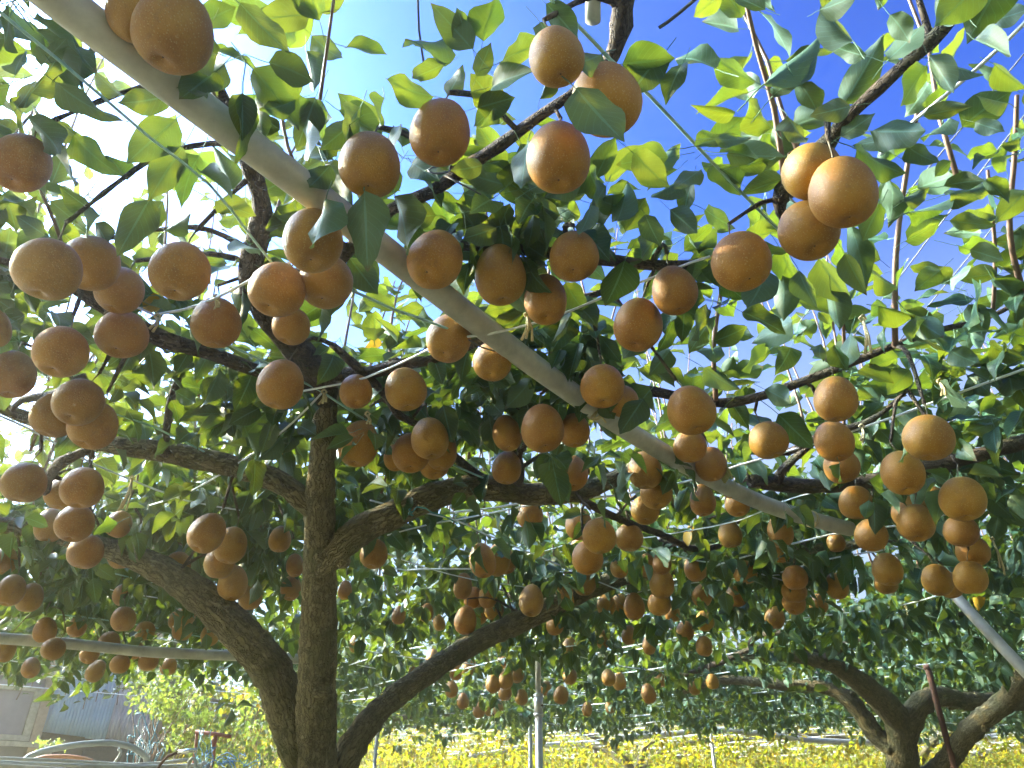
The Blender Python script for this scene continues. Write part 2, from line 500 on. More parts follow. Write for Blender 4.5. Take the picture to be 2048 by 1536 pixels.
TREES = []                      # (root, (x, y))
def new_tree(loc, label, group='pear trees trained over the trellis'):
    r = empty('pear_tree', loc)
    tag(r, label, 'tree', group)
    TREES.append((r, (loc[0], loc[1])))
    return r
SEG = []                        # sampled wood, for hanging twigs: points
def wood(name, rows, tree, mat, sides=10, rough=0.07, lump=0.10, step=0.03, to_ground=False, wiggle=0.0):
    P, R = path(rows, step)
    if to_ground:
        b = P[0].copy()
        n = 14
        pre = [Vector((b.x + (0.02 * math.sin(k)), b.y + 0.02 * math.cos(k * 1.3), b.z * k / n)) for k in range(n)]
        P = pre + P
        R = [R[0] * (1.0 + 0.55 * (1 - k / n) ** 3) for k in range(n)] + R
    if wiggle:
        P = [p + Vector((random.uniform(-1, 1), random.uniform(-1, 1), random.uniform(-1, 1))) * wiggle for p in P]
    m = MB().tube(P, R, sides, rough, True, lump)
    # knots and pruning scars
    for _ in range(max(1, len(P) // 14)):
        i = random.randrange(len(P)); r = R[i]
        d = Vector((random.uniform(-1, 1), random.uniform(-1, 1), random.uniform(-1, 0.6))).normalized()
        q = P[i] + d * r * 0.7
        m.tube([q, q + d * r * 0.45, q + d * r * 0.62], [r * 0.55, r * 0.42, r * 0.22], 7, 0.15)
    o = m.build(name, mat, tree)
    SEG.extend(P)
    return o

base_main = at(632, 1536, 2.42); base_main.z = 0
main = new_tree(base_main, 'large pear tree with forked dark mossy trunk standing in front of the steel pole')
wood('trunk', [(632, 1560, 84, 2.42), (632, 1480, 80, 2.40), (633, 1400, 77, 2.36), (637, 1250, 74, 2.27), (640, 1120, 66, 2.18),
               (640, 1000, 58, 2.05), (646, 900, 50, 1.95), (652, 800, 44, 1.86), (650, 775, 34, 1.84)], main, M_BARK, 18, 0.05, 0.05, 0.02, True)
wood('limb', [(625, 1545, 60, 2.44), (598, 1500, 78, 2.42), (575, 1420, 82, 2.42), (540, 1335, 78, 2.43), (470, 1255, 72, 2.44), (392, 1185, 64, 2.46), (320, 1138, 54, 2.5),
              (240, 1105, 42, 2.55), (150, 1078, 36, -0.82), (60, 1058, 32, -0.86), (-60, 1040, 28, -0.88)], main, M_BARK, 16, 0.06, 0.06, 0.02)
wood('limb', [(640, 1140, 40, 2.17), (672, 1100, 62, 2.14), (720, 1062, 60, 2.12), (800, 1022, 56, 2.14), (880, 988, 54, 2.16), (960, 975, 50, 2.2),
              (1060, 988, 45, 2.24), (1150, 985, 38, 2.24), (1210, 965, 34, -0.88), (1290, 925, 28, -0.9), (1370, 880, 18, -0.92), (1420, 840, 12, -0.95)], main, M_BARK, 14, 0.06, 0.06, 0.02)
wood('limb', [(650, 1590, 50, 2.48), (690, 1520, 62, 2.5), (725, 1462, 54, 2.56), (770, 1410, 46, 2.66), (850, 1350, 44, 2.85), (930, 1297, 42, 3.05), (1020, 1252, 44, 3.2), (1100, 1216, 42, 3.25),
              (1200, 1170, 36, 3.3), (1300, 1142, 30, 3.3), (1400, 1128, 28, 3.2), (1500, 1118, 26, 3.1), (1640, 1096, 20, 2.95), (1760, 1085, 12, 2.8)], main, M_BARK, 14, 0.06, 0.06, 0.025)
wood('limb', [(640, 1030, 40, 2.08), (605, 1000, 46, 2.05), (560, 965, 42, 2.05), (480, 936, 45, 2.06), (400, 918, 46, 2.06), (320, 902, 44, 2.05), (260, 895, 38, -0.86),
              (180, 880, 32, -0.88), (80, 846, 28, -0.9), (0, 815, 25, -0.9), (-80, 790, 20, -0.92)], main, M_BARK, 14, 0.06, 0.06, 0.02)
wood('branch', [(650, 775, 34, -0.89), (600, 770, 28, -0.89), (500, 736, 27, -0.89), (420, 706, 28, -0.9), (330, 680, 34, -0.9), (250, 640, 31, -0.92), (190, 602, 30, -0.93), (150, 575, 28, -0.93),
                (80, 545, 20, -0.94), (0, 520, 14, -0.95)], main, M_BARK2, 10)
wood('branch', [(650, 800, 40, -0.88), (648, 765, 56, -0.89), (610, 718, 60, -0.90), (560, 660, 58, -0.92), (522, 602, 54, -0.93), (500, 550, 50, -0.94), (513, 480, 44, -0.95), (526, 420, 40, -0.96), (506, 350, 38, -0.96),
                (470, 250, 34, -0.97), (425, 160, 28, -0.97), (395, 70, 22, -0.98), (370, -40, 16, -1.0)], main, M_BARK2, 12, 0.10, 0.12)
wood('branch', [(640, 762, 40, -0.89), (690, 752, 36, -0.89), (740, 745, 28, -0.89), (800, 730, 24, -0.9), (880, 716, 20, -0.9), (940, 690, 18, -0.9), (1000, 660, 17, -0.91), (1055, 605, 15, -0.92), (1130, 602, 14, -0.92), (1220, 580, 11, -0.93)], main, M_BARK2, 9)
wood('branch', [(665, 690, 14, -0.9), (690, 712, 18, -0.88), (740, 758, 18, -0.87), (775, 795, 18, -0.86), (800, 832, 16, -0.86), (845, 855, 14, -0.86), (900, 905, 16, -0.87), (950, 948, 20, -0.87), (985, 968, 22, -0.87)], main, M_BARK2, 9)
wood('branch', [(560, 560, 26, -0.93), (610, 545, 26, -0.93), (680, 520, 24, -0.93), (720, 470, 24, -0.94), (780, 420, 25, -0.95), (860, 385, 28, -0.95), (940, 330, 28, -0.95), (1000, 290, 26, -0.95), (1075, 235, 24, -0.95), (1140, 190, 20, -0.95), (1192, 138, 16, -0.96)], main, M_BARK2, 10)
wood('branch', [(900, 480, 16, -0.92), (925, 492, 20, -0.92), (1000, 496, 22, -0.92), (1100, 506, 24, -0.92), (1200, 518, 24, -0.92), (1300, 530, 22, -0.92), (1380, 530, 19, -0.93), (1440, 512, 14, -0.94), (1490, 480, 10, -0.96)], main, M_BARK2, 9)
wood('branch', [(1150, 772, 18, -0.9), (1200, 790, 22, -0.9), (1290, 782, 23, -0.9), (1340, 790, 20, -0.9), (1400, 803, 17, -0.9), (1460, 805, 20, -0.9), (1530, 790, 18, -0.9), (1600, 765, 18, -0.91), (1680, 735, 16, -0.92),
                (1760, 702, 14, -0.93), (1870, 662, 12, -0.95), (1970, 638, 10, -0.97), (2060, 590, 8, -1.0)], main, M_BARK2, 9)
wood('branch', [(1150, 990, 16, -0.86), (1192, 1016, 15, -0.84), (1261, 1047, 15, -0.83), (1330, 1072, 14, -0.83), (1385, 1098, 13, -0.84), (1440, 1092, 10, -0.86)], main, M_BARK2, 8)
wood('branch', [(1030, 985, 18, -0.85), (1040, 950, 20, -0.85), (1036, 915, 18, -0.86), (1050, 890, 14, -0.87), (1110, 850, 12, -0.88)], main, M_BARK2, 8)
wood('branch', [(330, 910, 16, 2.03), (333, 860, 15, 1.98), (340, 810, 15, 1.94), (352, 770, 14, 1.9), (372, 720, 12, 1.85), (388, 690, 10, -0.92)], main, M_BARK2, 8)
wood('branch', [(205, 890, 16, -0.87), (130, 920, 22, -0.84), (100, 950, 20, -0.83), (92, 985, 16, -0.82)], main, M_BARK2, 8)
wood('branch', [(165, 760, 12, -0.88), (100, 790, 18, -0.88), (45, 800, 14, -0.88), (25, 820, 10, -0.88)], main, M_BARK2, 8)

side_tree = new_tree((3.0, 0.7, 0), 'pear tree sending branches in over the deep blue sky from the right')
wood('trunk', [(0, 0, 1, 1), (0, 0, 1, 1)], None, M_BARK) if False else None
m = MB(); m.tube([(3.0, 0.7, 0), (2.98, 0.72, 0.6), (2.93, 0.78, 1.2), (2.8, 0.9, 1.72)], [0.11, 0.085, 0.075, 0.06], 12, 0.06)
m.build('trunk', M_BARK, side_tree)
wood('branch', [(1500, 962, 28, -0.84), (1600, 972, 30, -0.84), (1700, 967, 28, -0.85), (1780, 955, 28, -0.85), (1850, 937, 28, -0.86), (1950, 912, 28, -0.87), (2060, 880, 30, -0.88), (2300, 820, 34, -0.88), (2700, 700, 46, -0.86)], side_tree, M_BARK2, 10)
wood('branch', [(1556, 900, 12, -0.85), (1575, 905, 16, -0.85), (1640, 872, 16, -0.86), (1720, 850, 15, -0.87), (1765, 825, 11, -0.88), (1815, 780, 8, -0.9)], side_tree, M_BARK2, 8)
wood('branch', [(1640, 872, 14, -0.86), (1565, 940, 18, -0.85), (1556, 968, 20, -0.84)], side_tree, M_BARK2, 8)
back_tree = new_tree((1.3, -1.9, 0), 'pear tree sending its bare thick branch tips in from the top edge')
m = MB(); m.tube([(1.3, -1.9, 0), (1.28, -1.85, 0.6), (1.22, -1.7, 1.2), (1.1, -1.4, 1.78)], [0.11, 0.085, 0.075, 0.06], 12, 0.06)
m.build('trunk', M_BARK, back_tree)
wood('branch', [(1250, -180, 40, -1.02), (1248, -60, 44, -1.0), (1244, 20, 44, -0.98), (1236, 80, 40, -0.97), (1215, 130, 32, -0.96), (1192, 150, 24, -0.95)], back_tree, M_BARK2, 10, 0.12, 0.15)
wood('branch', [(2010, -160, 34, -1.02), (1950, -40, 32, -1.0), (1905, 35, 30, -0.98), (1861, 82, 29, -0.97), (1792, 145, 27, -0.96), (1692, 238, 26, -0.95), (1656, 286, 32, -0.94), (1610, 330, 36, -0.93), (1570, 380, 40, -0.92), (1560, 420, 26, -0.92), (1600, 470, 14, -0.93)], back_tree, M_BARK2, 10, 0.10, 0.12)
wood('branch', [(1861, 82, 16, -0.97), (1850, 40, 14, -1.0), (1835, -10, 12, -1.03)], back_tree, M_BARK2, 8)

d2 = 4.75
bt = at(1800, 1536, d2); bt.z = 0
tree2 = new_tree(bt, 'thick pale barked pear tree with wide spreading limbs beside the rusty post')
wood('trunk', [(1806, 1560, 66, d2), (1804, 1510, 60, d2), (1803, 1470, 56, d2), (1795, 1440, 54, d2), (1776, 1415, 52, d2 - .02), (1745, 1385, 46, d2 - .05), (1700, 1350, 38, d2 - .1), (1660, 1328, 30, d2 - .15), (1610, 1316, 26, d2 - .2), (1550, 1312, 18, d2 - .25), (1480, 1318, 11, d2 - .25)], tree2, M_BARK, 14, 0.06, 0.06, 0.03, True)
wood('limb', [(1790, 1500, 38, d2), (1752, 1470, 36, d2 + .1), (1707, 1409, 32, d2 + .2), (1660, 1378, 28, d2 + .3), (1587, 1372, 22, d2 + .4), (1450, 1360, 17, d2 + .6), (1368, 1384, 10, d2 + .8)], tree2, M_BARK, 10)
wood('limb', [(1805, 1470, 50, d2), (1825, 1432, 48, d2), (1845, 1406, 42, d2), (1878, 1393, 38, d2 + .1), (1929, 1402, 34, d2 + .2), (1980, 1402, 32, d2 + .3), (2060, 1409, 28, d2 + .5)], tree2, M_BARK, 10)
wood('limb', [(1812, 1580, 50, d2), (1850, 1560, 46, d2), (1895, 1522, 42, d2 - .1), (1922, 1484, 42, d2 - .2), (1963, 1440, 42, d2 - .35), (2014, 1400, 42, d2 - .5), (2045, 1355, 40, d2 - .7)], tree2, M_BARK, 10)
wood('branch', [(1700, 1352, 24, d2 - .1), (1620, 1300, 14, 4.6), (1560, 1290, 12, 4.5), (1500, 1300, 12, 4.5), (1440, 1325, 12, 4.6), (1370, 1350, 10, 4.8)], tree2, M_BARK2, 8)
wood('branch', [(1500, 1300, 12, 4.5), (1505, 1280, 12, 4.4), (1530, 1268, 12, 4.3), (1570, 1266, 11, 4.2), (1610, 1275, 8, 4.2)], tree2, M_BARK2, 8)
wood('branch', [(1640, 1322, 22, d2 - .15), (1700, 1285, 14, 4.4), (1770, 1262, 12, 4.2), (1850, 1240, 10, 4.0), (1930, 1228, 8, 3.9)], tree2, M_BARK2, 8)

FAR_SITES = [((-1.9, 8.4), 'far pear tree half hidden behind the big forked trunk'),
             ((1.75, 11.8), 'far pear tree right of the steel pole behind the bright wires'),
             ((4.9, 10.2), 'far pear tree glimpsed behind the thick pale barked tree'),
             ((-0.9, 14.0), 'distant yellow sunlit pear tree seen below the lower limb'),
             ((3.3, 14.4), 'distant yellow sunlit pear tree seen beyond the arched pale pipe'),
             ((8.0, 14.0), 'distant yellow sunlit pear tree with orange fruit at the right edge'),
             ((-5.2, 14.5), 'distant yellow sunlit pear tree seen behind the vine covered shed corner')]
for (x, y), lab in FAR_SITES:
    t = new_tree((x, y, 0), lab)
    m = MB(); m.tube([(x, y, 0), (x + .03, y, 0.7), (x + .01, y + .04, 1.38)], [0.085, 0.062, 0.06], 9, 0.08); m.build('trunk', M_BARK, t)
    for k in range(5):
        a = k * 1.257 + random.uniform(-.3, .3)
        P = [Vector((x, y, 1.3)), Vector((x + .25 * math.cos(a), y + .25 * math.sin(a), 1.56)), Vector((x + .7 * math.cos(a), y + .7 * math.sin(a), 1.74)), Vector((x + 2.1 * math.cos(a + .2), y + 2.1 * math.sin(a + .2), 1.84))]
        Q, R = smooth_path(P, [0.06, 0.042, 0.028, 0.012], 0.12)
        MB().tube(Q, R, 7, 0.08).build('limb', M_BARK, t)
TXY = np.array([p for _, p in TREES])
# ------------------------------------------------------------------ foliage
# large leaves one can tell apart: blade base, tip, width in photograph pixels, height above the eye
HAND = [
(70,85,5,30,58),(30,150,40,85,40),(85,130,135,72,40),(62,185,125,110,42),(118,150,212,95,58),(112,165,246,278,42),(352,238,250,328,72),(340,190,228,222,50),(55,235,168,332,58),
(148,270,232,372,50),(85,290,185,355,52),(365,295,292,402,60),(398,312,345,400,46),(402,345,484,395,40),(430,402,512,432,42),(352,140,422,228,44),(420,62,402,140,40),(480,8,580,112,62),
(300,396,232,515,62),(325,402,285,475,42),(180,418,118,375,42),(30,262,-25,240,50),(100,402,158,448,38),(200,430,158,472,42),(190,446,232,505,42),(330,462,395,428,38),(470,478,518,512,36),
(240,190,190,150,34),(35,215,75,160,36),(300,140,250,95,34),(470,205,520,290,50),(590,200,520,235,52),(600,250,650,330,50),(560,260,500,215,42),(640,215,600,290,52),(10,395,60,440,46),(90,470,30,430,40),(265,555,215,495,38),(255,360,215,300,40),
(892,78,812,108,72),(945,98,862,5,56),(944,95,908,12,48),(966,82,985,-20,66),(954,152,984,85,38),(1005,122,1078,72,48),(985,172,1065,132,44),(1080,45,1128,128,44),(1092,8,1170,82,50),(1202,108,1128,150,66),(1080,198,1112,122,30),
(955,215,1032,195,58),(895,190,932,135,42),(866,192,748,172,56),(892,128,812,162,38),(768,195,750,252,44),(1152,178,1246,288,92,.77),(1318,118,1250,180,68),(1245,128,1350,118,76),(1365,128,1325,192,44),
(1055,285,1042,382,58),(965,330,900,348,40),(928,388,988,400,52),(992,455,922,482,64),(1095,440,1008,474,66),(790,392,838,510,60,.80),(728,382,736,548,74,.78),(652,398,642,508,74,.78),(1235,442,1262,368,48),(1182,410,1168,482,52),(1212,372,1178,418,46),
(1268,308,1338,378,62),(1178,338,1202,402,48),(1245,418,1188,392,52),(1312,328,1358,298,38),(1250,522,1216,620,76,.82),(1290,430,1320,495,48),(1340,420,1400,470,46),(1360,360,1300,400,46),(1400,340,1345,380,40),(1410,420,1470,460,44),(1150,350,1090,410,50),
(1000,200,950,260,44),(870,330,930,300,34),(720,215,670,290,52),(770,290,820,250,36),(700,250,640,300,46),(660,330,610,390,50),(1120,430,1060,400,44),(1060,380,1120,350,40),(1140,470,1190,540,50),(1320,470,1270,520,44),
(1510,164,1402,112,42),(1432,138,1340,82,56),(1528,168,1650,84,54),(1546,192,1642,102,46),(1732,112,1642,92,34),(1706,82,1638,18,54),(1688,208,1772,72,62),(1778,118,1852,48,46),(1596,164,1648,218,44),(1546,256,1468,198,54),(1468,228,1382,212,28),
(1576,232,1612,298,44),(1702,212,1618,232,42),(1682,272,1752,228,38),(1742,262,1868,266,62),(1782,278,1708,292,32),(1712,298,1794,354,54),(1858,112,1912,188,44),(1870,118,1968,156,38),(1848,232,1948,206,32),(2016,206,1948,194,30),(2008,312,1938,298,28),
(1852,132,1798,212,54),(1390,292,1498,254,36),(1430,278,1502,286,24),(1478,332,1558,324,24),(1568,358,1478,388,38),(1482,368,1438,332,38),(1782,368,1796,434,48),(1762,408,1718,484,58),(1702,452,1742,562,46),(1815,292,1872,342,38),(1902,322,1868,354,26),
(1888,372,1982,350,34),(1898,388,1988,376,40),(1808,402,1852,384,35),(1818,424,1924,404,36),(1898,442,1994,452,30),(1918,462,2004,430,40),(1920,492,1998,498,34),(2042,300,2028,256,30),(1972,360,2024,398,34),(1810,482,1884,446,28),
(1640,20,1720,-10,40),(1780,30,1830,80,50),(1950,80,2030,110,46),(1990,40,2060,20,50),(1930,30,1870,-10,46),(1990,130,2050,180,40),(1530,20,1460,-15,34),(1900,235,1850,290,36),(1950,245,2010,265,34),
(1532,542,1504,632,62),(1560,498,1592,572,50),(1566,552,1570,642,52),(1598,542,1628,622,48),(1638,518,1702,612,58),(1690,508,1732,592,40),(1662,582,1682,662,44),(1584,642,1508,688,50),(1442,692,1378,714,42),(1428,682,1502,658,40),(1408,736,1474,788,54),
(1642,688,1628,738,30),(1668,690,1690,752,35),(1702,668,1696,742,32),(1748,548,1792,578,44),(1960,588,1922,644,60),(1758,612,1832,642,48),(1500,828,1548,882,50),(1556,828,1628,898,58),(1800,868,1836,938,34,.74),(1980,878,1960,922,48),(1680,928,1676,968,28,.74),(1758,858,1802,902,48),
(1286,798,1238,870,50,.80),(1142,638,1102,706,54),(1062,758,1018,824,44),(1000,762,1048,744,44),(1172,698,1128,752,50),(864,792,908,808,44),(700,788,722,864,50),(796,798,838,832,40),(932,838,978,904,48),(1440,560,1490,600,46),(1420,620,1380,680,44),(1340,700,1300,750,44),(1350,880,1310,930,34),
(1880,540,1830,580,44),(1900,560,1960,540,40),(1940,500,2010,520,36),(1990,560,2050,600,44),(1850,640,1800,690,44),(1900,700,1960,740,44),(1980,690,2040,720,40),(1820,740,1770,790,42),(1880,780,1940,810,42),(1540,700,1480,740,46),(1760,520,1700,480,40)]
def to_np(v): return np.array(v, float)
by_tree = {id(t): [] for t, _ in TREES}
hand_n = {id(t): 0 for t, _ in TREES}
for row in HAND:
    bx, by, tx, ty, w = row[:5]
    h = row[5] if len(row) > 5 else random.uniform(0.86, 0.97)
    db = h / up_of(by)
    B = at(bx, by, db); T = at(tx, ty, db * random.uniform(0.93, 1.06))
    view = ((B + T) / 2 - cam.location).normalized()
    ax = (T - B)
    tw = math.radians(random.uniform(12, 52)) * random.choice((-1, 1))
    side = ax.normalized().cross(view).normalized()
    nrm = (view * math.cos(tw) + side * math.sin(tw)) * (1 if random.random() < 0.85 else -1)
    L = ax.length
    W = min(w * db / F / math.cos(tw) * 1.05, L * 0.74)
    t = back_tree if (bx > 1420 and by < 520) else side_tree if (bx > 1480 and by < 960) else main
    leaf_object(B, ax, nrm, L, W, t)
    hand_n[id(t)] += 1

def clump(X, Y, s, seed):
    """Smooth pseudo noise in 0..1 over the ground plan."""
    r = np.random.default_rng(seed)
    out = np.zeros_like(X)
    for k in range(5):
        a = r.random() * 6.28; f = (0.6 + 1.2 * r.random()) / s; p = r.random() * 6.28
        out += np.sin(f * 6.28 * (X * math.cos(a) + Y * math.sin(a)) + p)
    return 0.5 + 0.5 * np.tanh(out * 0.7)
# open places in the canopy (ground plan: centre, radius, share of the leaves left)
def plan(px, py): p = at_h(px, py, H0 + 0.05); return p.x, p.y
GAPS = [(plan(1450, 190), 0.28, 0.03), (plan(1330, 60), 0.22, 0.05), (plan(1900, 250), 0.34, 0.05), (plan(1650, 120), 0.25, 0.08), (plan(780, 60), 0.20, 0.06), (plan(930, 100), 0.16, 0.1),
        (plan(1960, 420), 0.35, 0.18), (plan(1700, 560), 0.22, 0.15), (plan(1850, 600), 0.40, 0.35), (plan(1560, 300), 0.2, 0.2), (plan(230, 250), 0.20, 0.45), (plan(120, 420), 0.18, 0.55),
        (plan(1250, 480), 0.16, 0.4), (plan(800, 560), 0.14, 0.5)]
def keep_share(X, Y):
    k = np.where((Y < 1.05) & (Y > -0.3), 0.95, 1.0)
    for (cx, cy), r, s in GAPS:
        d = np.hypot(X - cx, Y - cy) / r
        k = np.minimum(k, s + (1 - s) * np.clip((d - 0.75) / 0.5, 0, 1))
    return k
def nearest_tree(XY):
    d = ((XY[:, None, :] - TXY[None]) ** 2).sum(-1)
    return d.argmin(1)

def clusters(x0, x1, y0, y1, per_m2, seed):
    n = int((x1 - x0) * (y1 - y0) * per_m2)
    X = rng.uniform(x0, x1, n); Y = rng.uniform(y0, y1, n)
    d = 0.35 + 0.95 * clump(X, Y, 1.3, seed)
    k = rng.random(n) < np.clip(d, 0, 1) * keep_share(X, Y)
    return X[k], Y[k]
def rosette(C, nl, drop, lscale, up_bias=0.8):
    """Leaves standing out round each spur C."""
    n = len(C)
    cnt = rng.integers(nl[0], nl[1] + 1, n)
    idx = np.repeat(np.arange(n), cnt)
    m = len(idx)
    az = rng.uniform(0, 2 * np.pi, m)
    el = np.radians(rng.uniform(drop[0], drop[1], m))
    out = np.stack([np.cos(az) * np.cos(el), np.sin(az) * np.cos(el), np.sin(el)], 1)
    base = C[idx] + out * rng.uniform(0.02, 0.06, m)[:, None]
    nrm = np.stack([rng.normal(0, 0.55, m), rng.normal(0, 0.55, m), np.full(m, up_bias)], 1)
    L = rng.uniform(0.064, 0.104, m) * lscale
    W = L * rng.uniform(0.50, 0.66, m)
    return base, out, nrm, L, W
def shoot_leaves(S, H, lean, per):
    """Upright shoots: stations up each stem with one leaf each."""
    n = len(S)
    idx = np.repeat(np.arange(n), per); m = len(idx)
    t = rng.uniform(0.08, 1.0, m)
    P = S[idx] + lean[idx] * (t * H[idx])[:, None]
    az = rng.uniform(0, 2 * np.pi, m); el = np.radians(rng.uniform(-35, 50, m))
    out = np.stack([np.cos(az) * np.cos(el), np.sin(az) * np.cos(el), np.sin(el)], 1)
    base = P + out * 0.03
    nrm = np.stack([rng.normal(0, 0.5, m), rng.normal(0, 0.5, m), np.full(m, 0.7)], 1)
    L = rng.uniform(0.055, 0.095, m) * (1.1 - 0.4 * t)
    return base, out, nrm, L, L * rng.uniform(0.52, 0.68, m)

ALL = []
def collect(parts, zone):
    b, a, n, L, W = [np.concatenate(x) for x in zip(*parts)]
    ALL.append((zone, b, a, n, L, W))

# the canopy round the eye and out to the steel pole and beyond
X, Y = clusters(-4.6, 4.6, 0.30, 4.3, 140, 3)
C = np.stack([X, Y, 1.83 + np.abs(rng.normal(0, 0.10, len(X))) - 0.03], 1)
p1 = rosette(C, (5, 8), (-75, 35), 1.0)
# a lower, hanging fringe, away from the lens
X, Y = clusters(-4.6, 4.6, 1.5, 4.3, 30, 9)
C = np.stack([X, Y, 1.73 + rng.normal(0, 0.05, len(X))], 1)
p2 = rosette(C, (3, 5), (-80, 0), 1.0)
SH = []
def shoots(x0, x1, y0, y1, per_m2, hmin, hmax, per):
    n = int((x1 - x0) * (y1 - y0) * per_m2)
    X = rng.uniform(x0, x1, n); Y = rng.uniform(y0, y1, n)
    k = rng.random(n) < np.maximum(keep_share(X, Y), 0.15)
    S = np.stack([X[k], Y[k], np.full(k.sum(), 1.84)], 1)
    lean = np.stack([rng.normal(0, 0.12, len(S)), rng.normal(0, 0.12, len(S)), np.ones(len(S))], 1)
    H = rng.uniform(hmin, hmax, len(S))
    SH.append((S, lean, H))
    return shoot_leaves(S, H, lean, per)
p3 = shoots(-4.6, 4.6, 0.9, 4.3, 7.0, 0.25, 0.85, 15)
p4 = shoots(-5.2, -0.7, 0.8, 4.3, 12.0, 0.4, 1.25, 20)
p5 = shoots(-0.7, 0.9, 1.7, 4.3, 9.0, 0.4, 1.1, 18)
p6 = shoots(0.9, 4.6, 2.1, 4.3, 6.0, 0.4, 1.0, 16)
# the same canopy going on beyond the left edge
X, Y = clusters(-5.2, -0.75, -1.6, 0.8, 70, 13)
C = np.stack([X, Y, 1.83 + np.abs(rng.normal(0, 0.12, len(X)))], 1)
p7 = rosette(C, (5, 8), (-75, 35), 1.0)
p8 = shoots(-5.2, -1.0, -1.6, 0.8, 8.0, 0.4, 1.1, 18)
# and behind the photographer's back, where the trellis runs on
X, Y = clusters(-0.75, 6.0, -5.0, 0.25, 62, 17)
C = np.stack([X, Y, 1.83 + np.abs(rng.normal(0, 0.12, len(X)))], 1)
p9 = rosette(C, (5, 8), (-75, 35), 1.0)
X, Y = clusters(-6.0, -0.75, -5.0, -1.6, 62, 18)
C = np.stack([X, Y, 1.83 + np.abs(rng.normal(0, 0.12, len(X)))], 1)
p10 = rosette(C, (5, 8), (-75, 35), 1.0)
X, Y = clusters(4.6, 7.0, 0.25, 4.3, 62, 19)
C = np.stack([X, Y, 1.83 + np.abs(rng.normal(0, 0.12, len(X)))], 1)
p11 = rosette(C, (5, 8), (-75, 35), 1.0)
collect([p1, p2, p3, p4, p5, p6, p7, p8, p9, p10, p11], 'near')
X, Y = clusters(-6.5, 7.5, 4.3, 9.4, 105, 5)
ok = ~((X < -2.0) & (Y > 5.6))
X, Y = X[ok], Y[ok]
C = np.stack([X, Y, 1.80 + np.abs(rng.normal(0, 0.10, len(X))) - rng.exponential(0.05, len(X))], 1)
q1 = rosette(C, (5, 8), (-75, 30), 1.0)
q3 = shoots(-6.5, 7.5, 4.3, 9.4, 6, 0.25, 0.9, 12)
collect([q1, q3], 'mid')
X, Y = clusters(-9, 13, 9.2, 19, 85, 6)
C = np.stack([X, Y, 1.72 + rng.normal(0, 0.16, len(X)) - rng.exponential(0.22, len(X))], 1)
r1 = rosette(C, (4, 7), (-80, 30), 0.80)
r3 = shoots(-9, 13, 9.3, 19, 4, 0.3, 1.1, 12)
collect([r1, r3], 'far')

CAP = 300
for zone, b, a, n, L, W in ALL:
    tr = nearest_tree(b[:, :2])
    if zone == 'near':
        px, py, d = project(b + a * (L * 0.5)[:, None])
        # nothing hangs right in front of the lens
        ok = ~((d > 0) & (d < 0.75))
        dd = np.linalg.norm(b - np.array([0, 0, CZ]), axis=1)
        ok &= dd > 0.72
        b, a, n, L, W, tr, px, py, d = [v[ok] for v in (b, a, n, L, W, tr, px, py, d)]
    for ti, (root, _) in enumerate(TREES):
        sel = np.nonzero(tr == ti)[0]
        if len(sel) == 0: continue
        if zone == 'near':
            size = np.where((px[sel] > -30) & (px[sel] < 2078) & (py[sel] > -30) & (py[sel] < 1560) & (d[sel] > 0), L[sel] * F / np.maximum(d[sel], .1), 0)
            order = sel[np.argsort(-size)]
            size = np.sort(size)[::-1]
            room = max(0, CAP - hand_n[id(root)])
            k = min(room, int((size > 20).sum()))
            for i in order[:k]:
                leaf_object(b[i], a[i], n[i], L[i], W[i], root)
            hand_n[id(root)] += k
            rest = order[k:]
            dn = np.linalg.norm(b[rest] - np.array([0, 0, CZ]), axis=1)
            seen = (px[rest] > -250) & (px[rest] < 2300) & (py[rest] > -250) & (d[rest] > 0)
            close, away = rest[(dn < 2.1) & seen], rest[~((dn < 2.1) & seen)]
            leaf_stuff('foliage', NEAR_T, b[close], a[close], n[close], L[close], W[close], M_LEAF, root)
            view = away[(px[away] > -250) & (px[away] < 2300) & (py[away] > -250) & (d[away] > 0)]
            out = np.setdiff1d(away, view)
            leaf_stuff('foliage', MID_T, b[view], a[view], n[view], L[view], W[view], M_LEAF, root)
            leaf_stuff('foliage', FAR_T, b[out], a[out], n[out], L[out], W[out], M_LEAF, root)
        elif zone == 'mid':
            leaf_stuff('foliage', MID_T, b[sel], a[sel], n[sel], L[sel], W[sel], M_LEAF, root)
        else:
            leaf_stuff('foliage', FAR_T, b[sel], a[sel], n[sel], L[sel], W[sel], M_FAR_SUNLIT, root)
# upright shoots: the nearest as pieces, the rest of a tree in one
def stem(m, S, lean, H, r0):
    P = [S + lean * (H * k / 5) + to_np([random.uniform(-1, 1), random.uniform(-1, 1), 0]) * 0.012 * (k > 0) for k in range(6)]
    m.tube([Vector(p) for p in P], [r0 * (1 - 0.13 * k) for k in range(6)], 5)
for si, (S, lean, H) in enumerate(SH):
    tr = nearest_tree(S[:, :2])
    dist = np.hypot(S[:, 0], S[:, 1]) + 9 * (S[:, 1] < 0.6)
    for ti, (root, _) in enumerate(TREES):
        sel = np.nonzero(tr == ti)[0]
        if len(sel) == 0: continue
        sel = sel[np.argsort(dist[sel])]
        k = 30 if si < 4 else 0
        for i in sel[:k]:
            m = MB(); stem(m, S[i], lean[i], H[i], 0.005); m.build('shoot', M_SHOOT, root)
        m = MB()
        for i in sel[k:]: stem(m, S[i], lean[i], H[i], 0.005)
        if m.v: tag(m.build('twigs', M_SHOOT, root), kind='stuff')
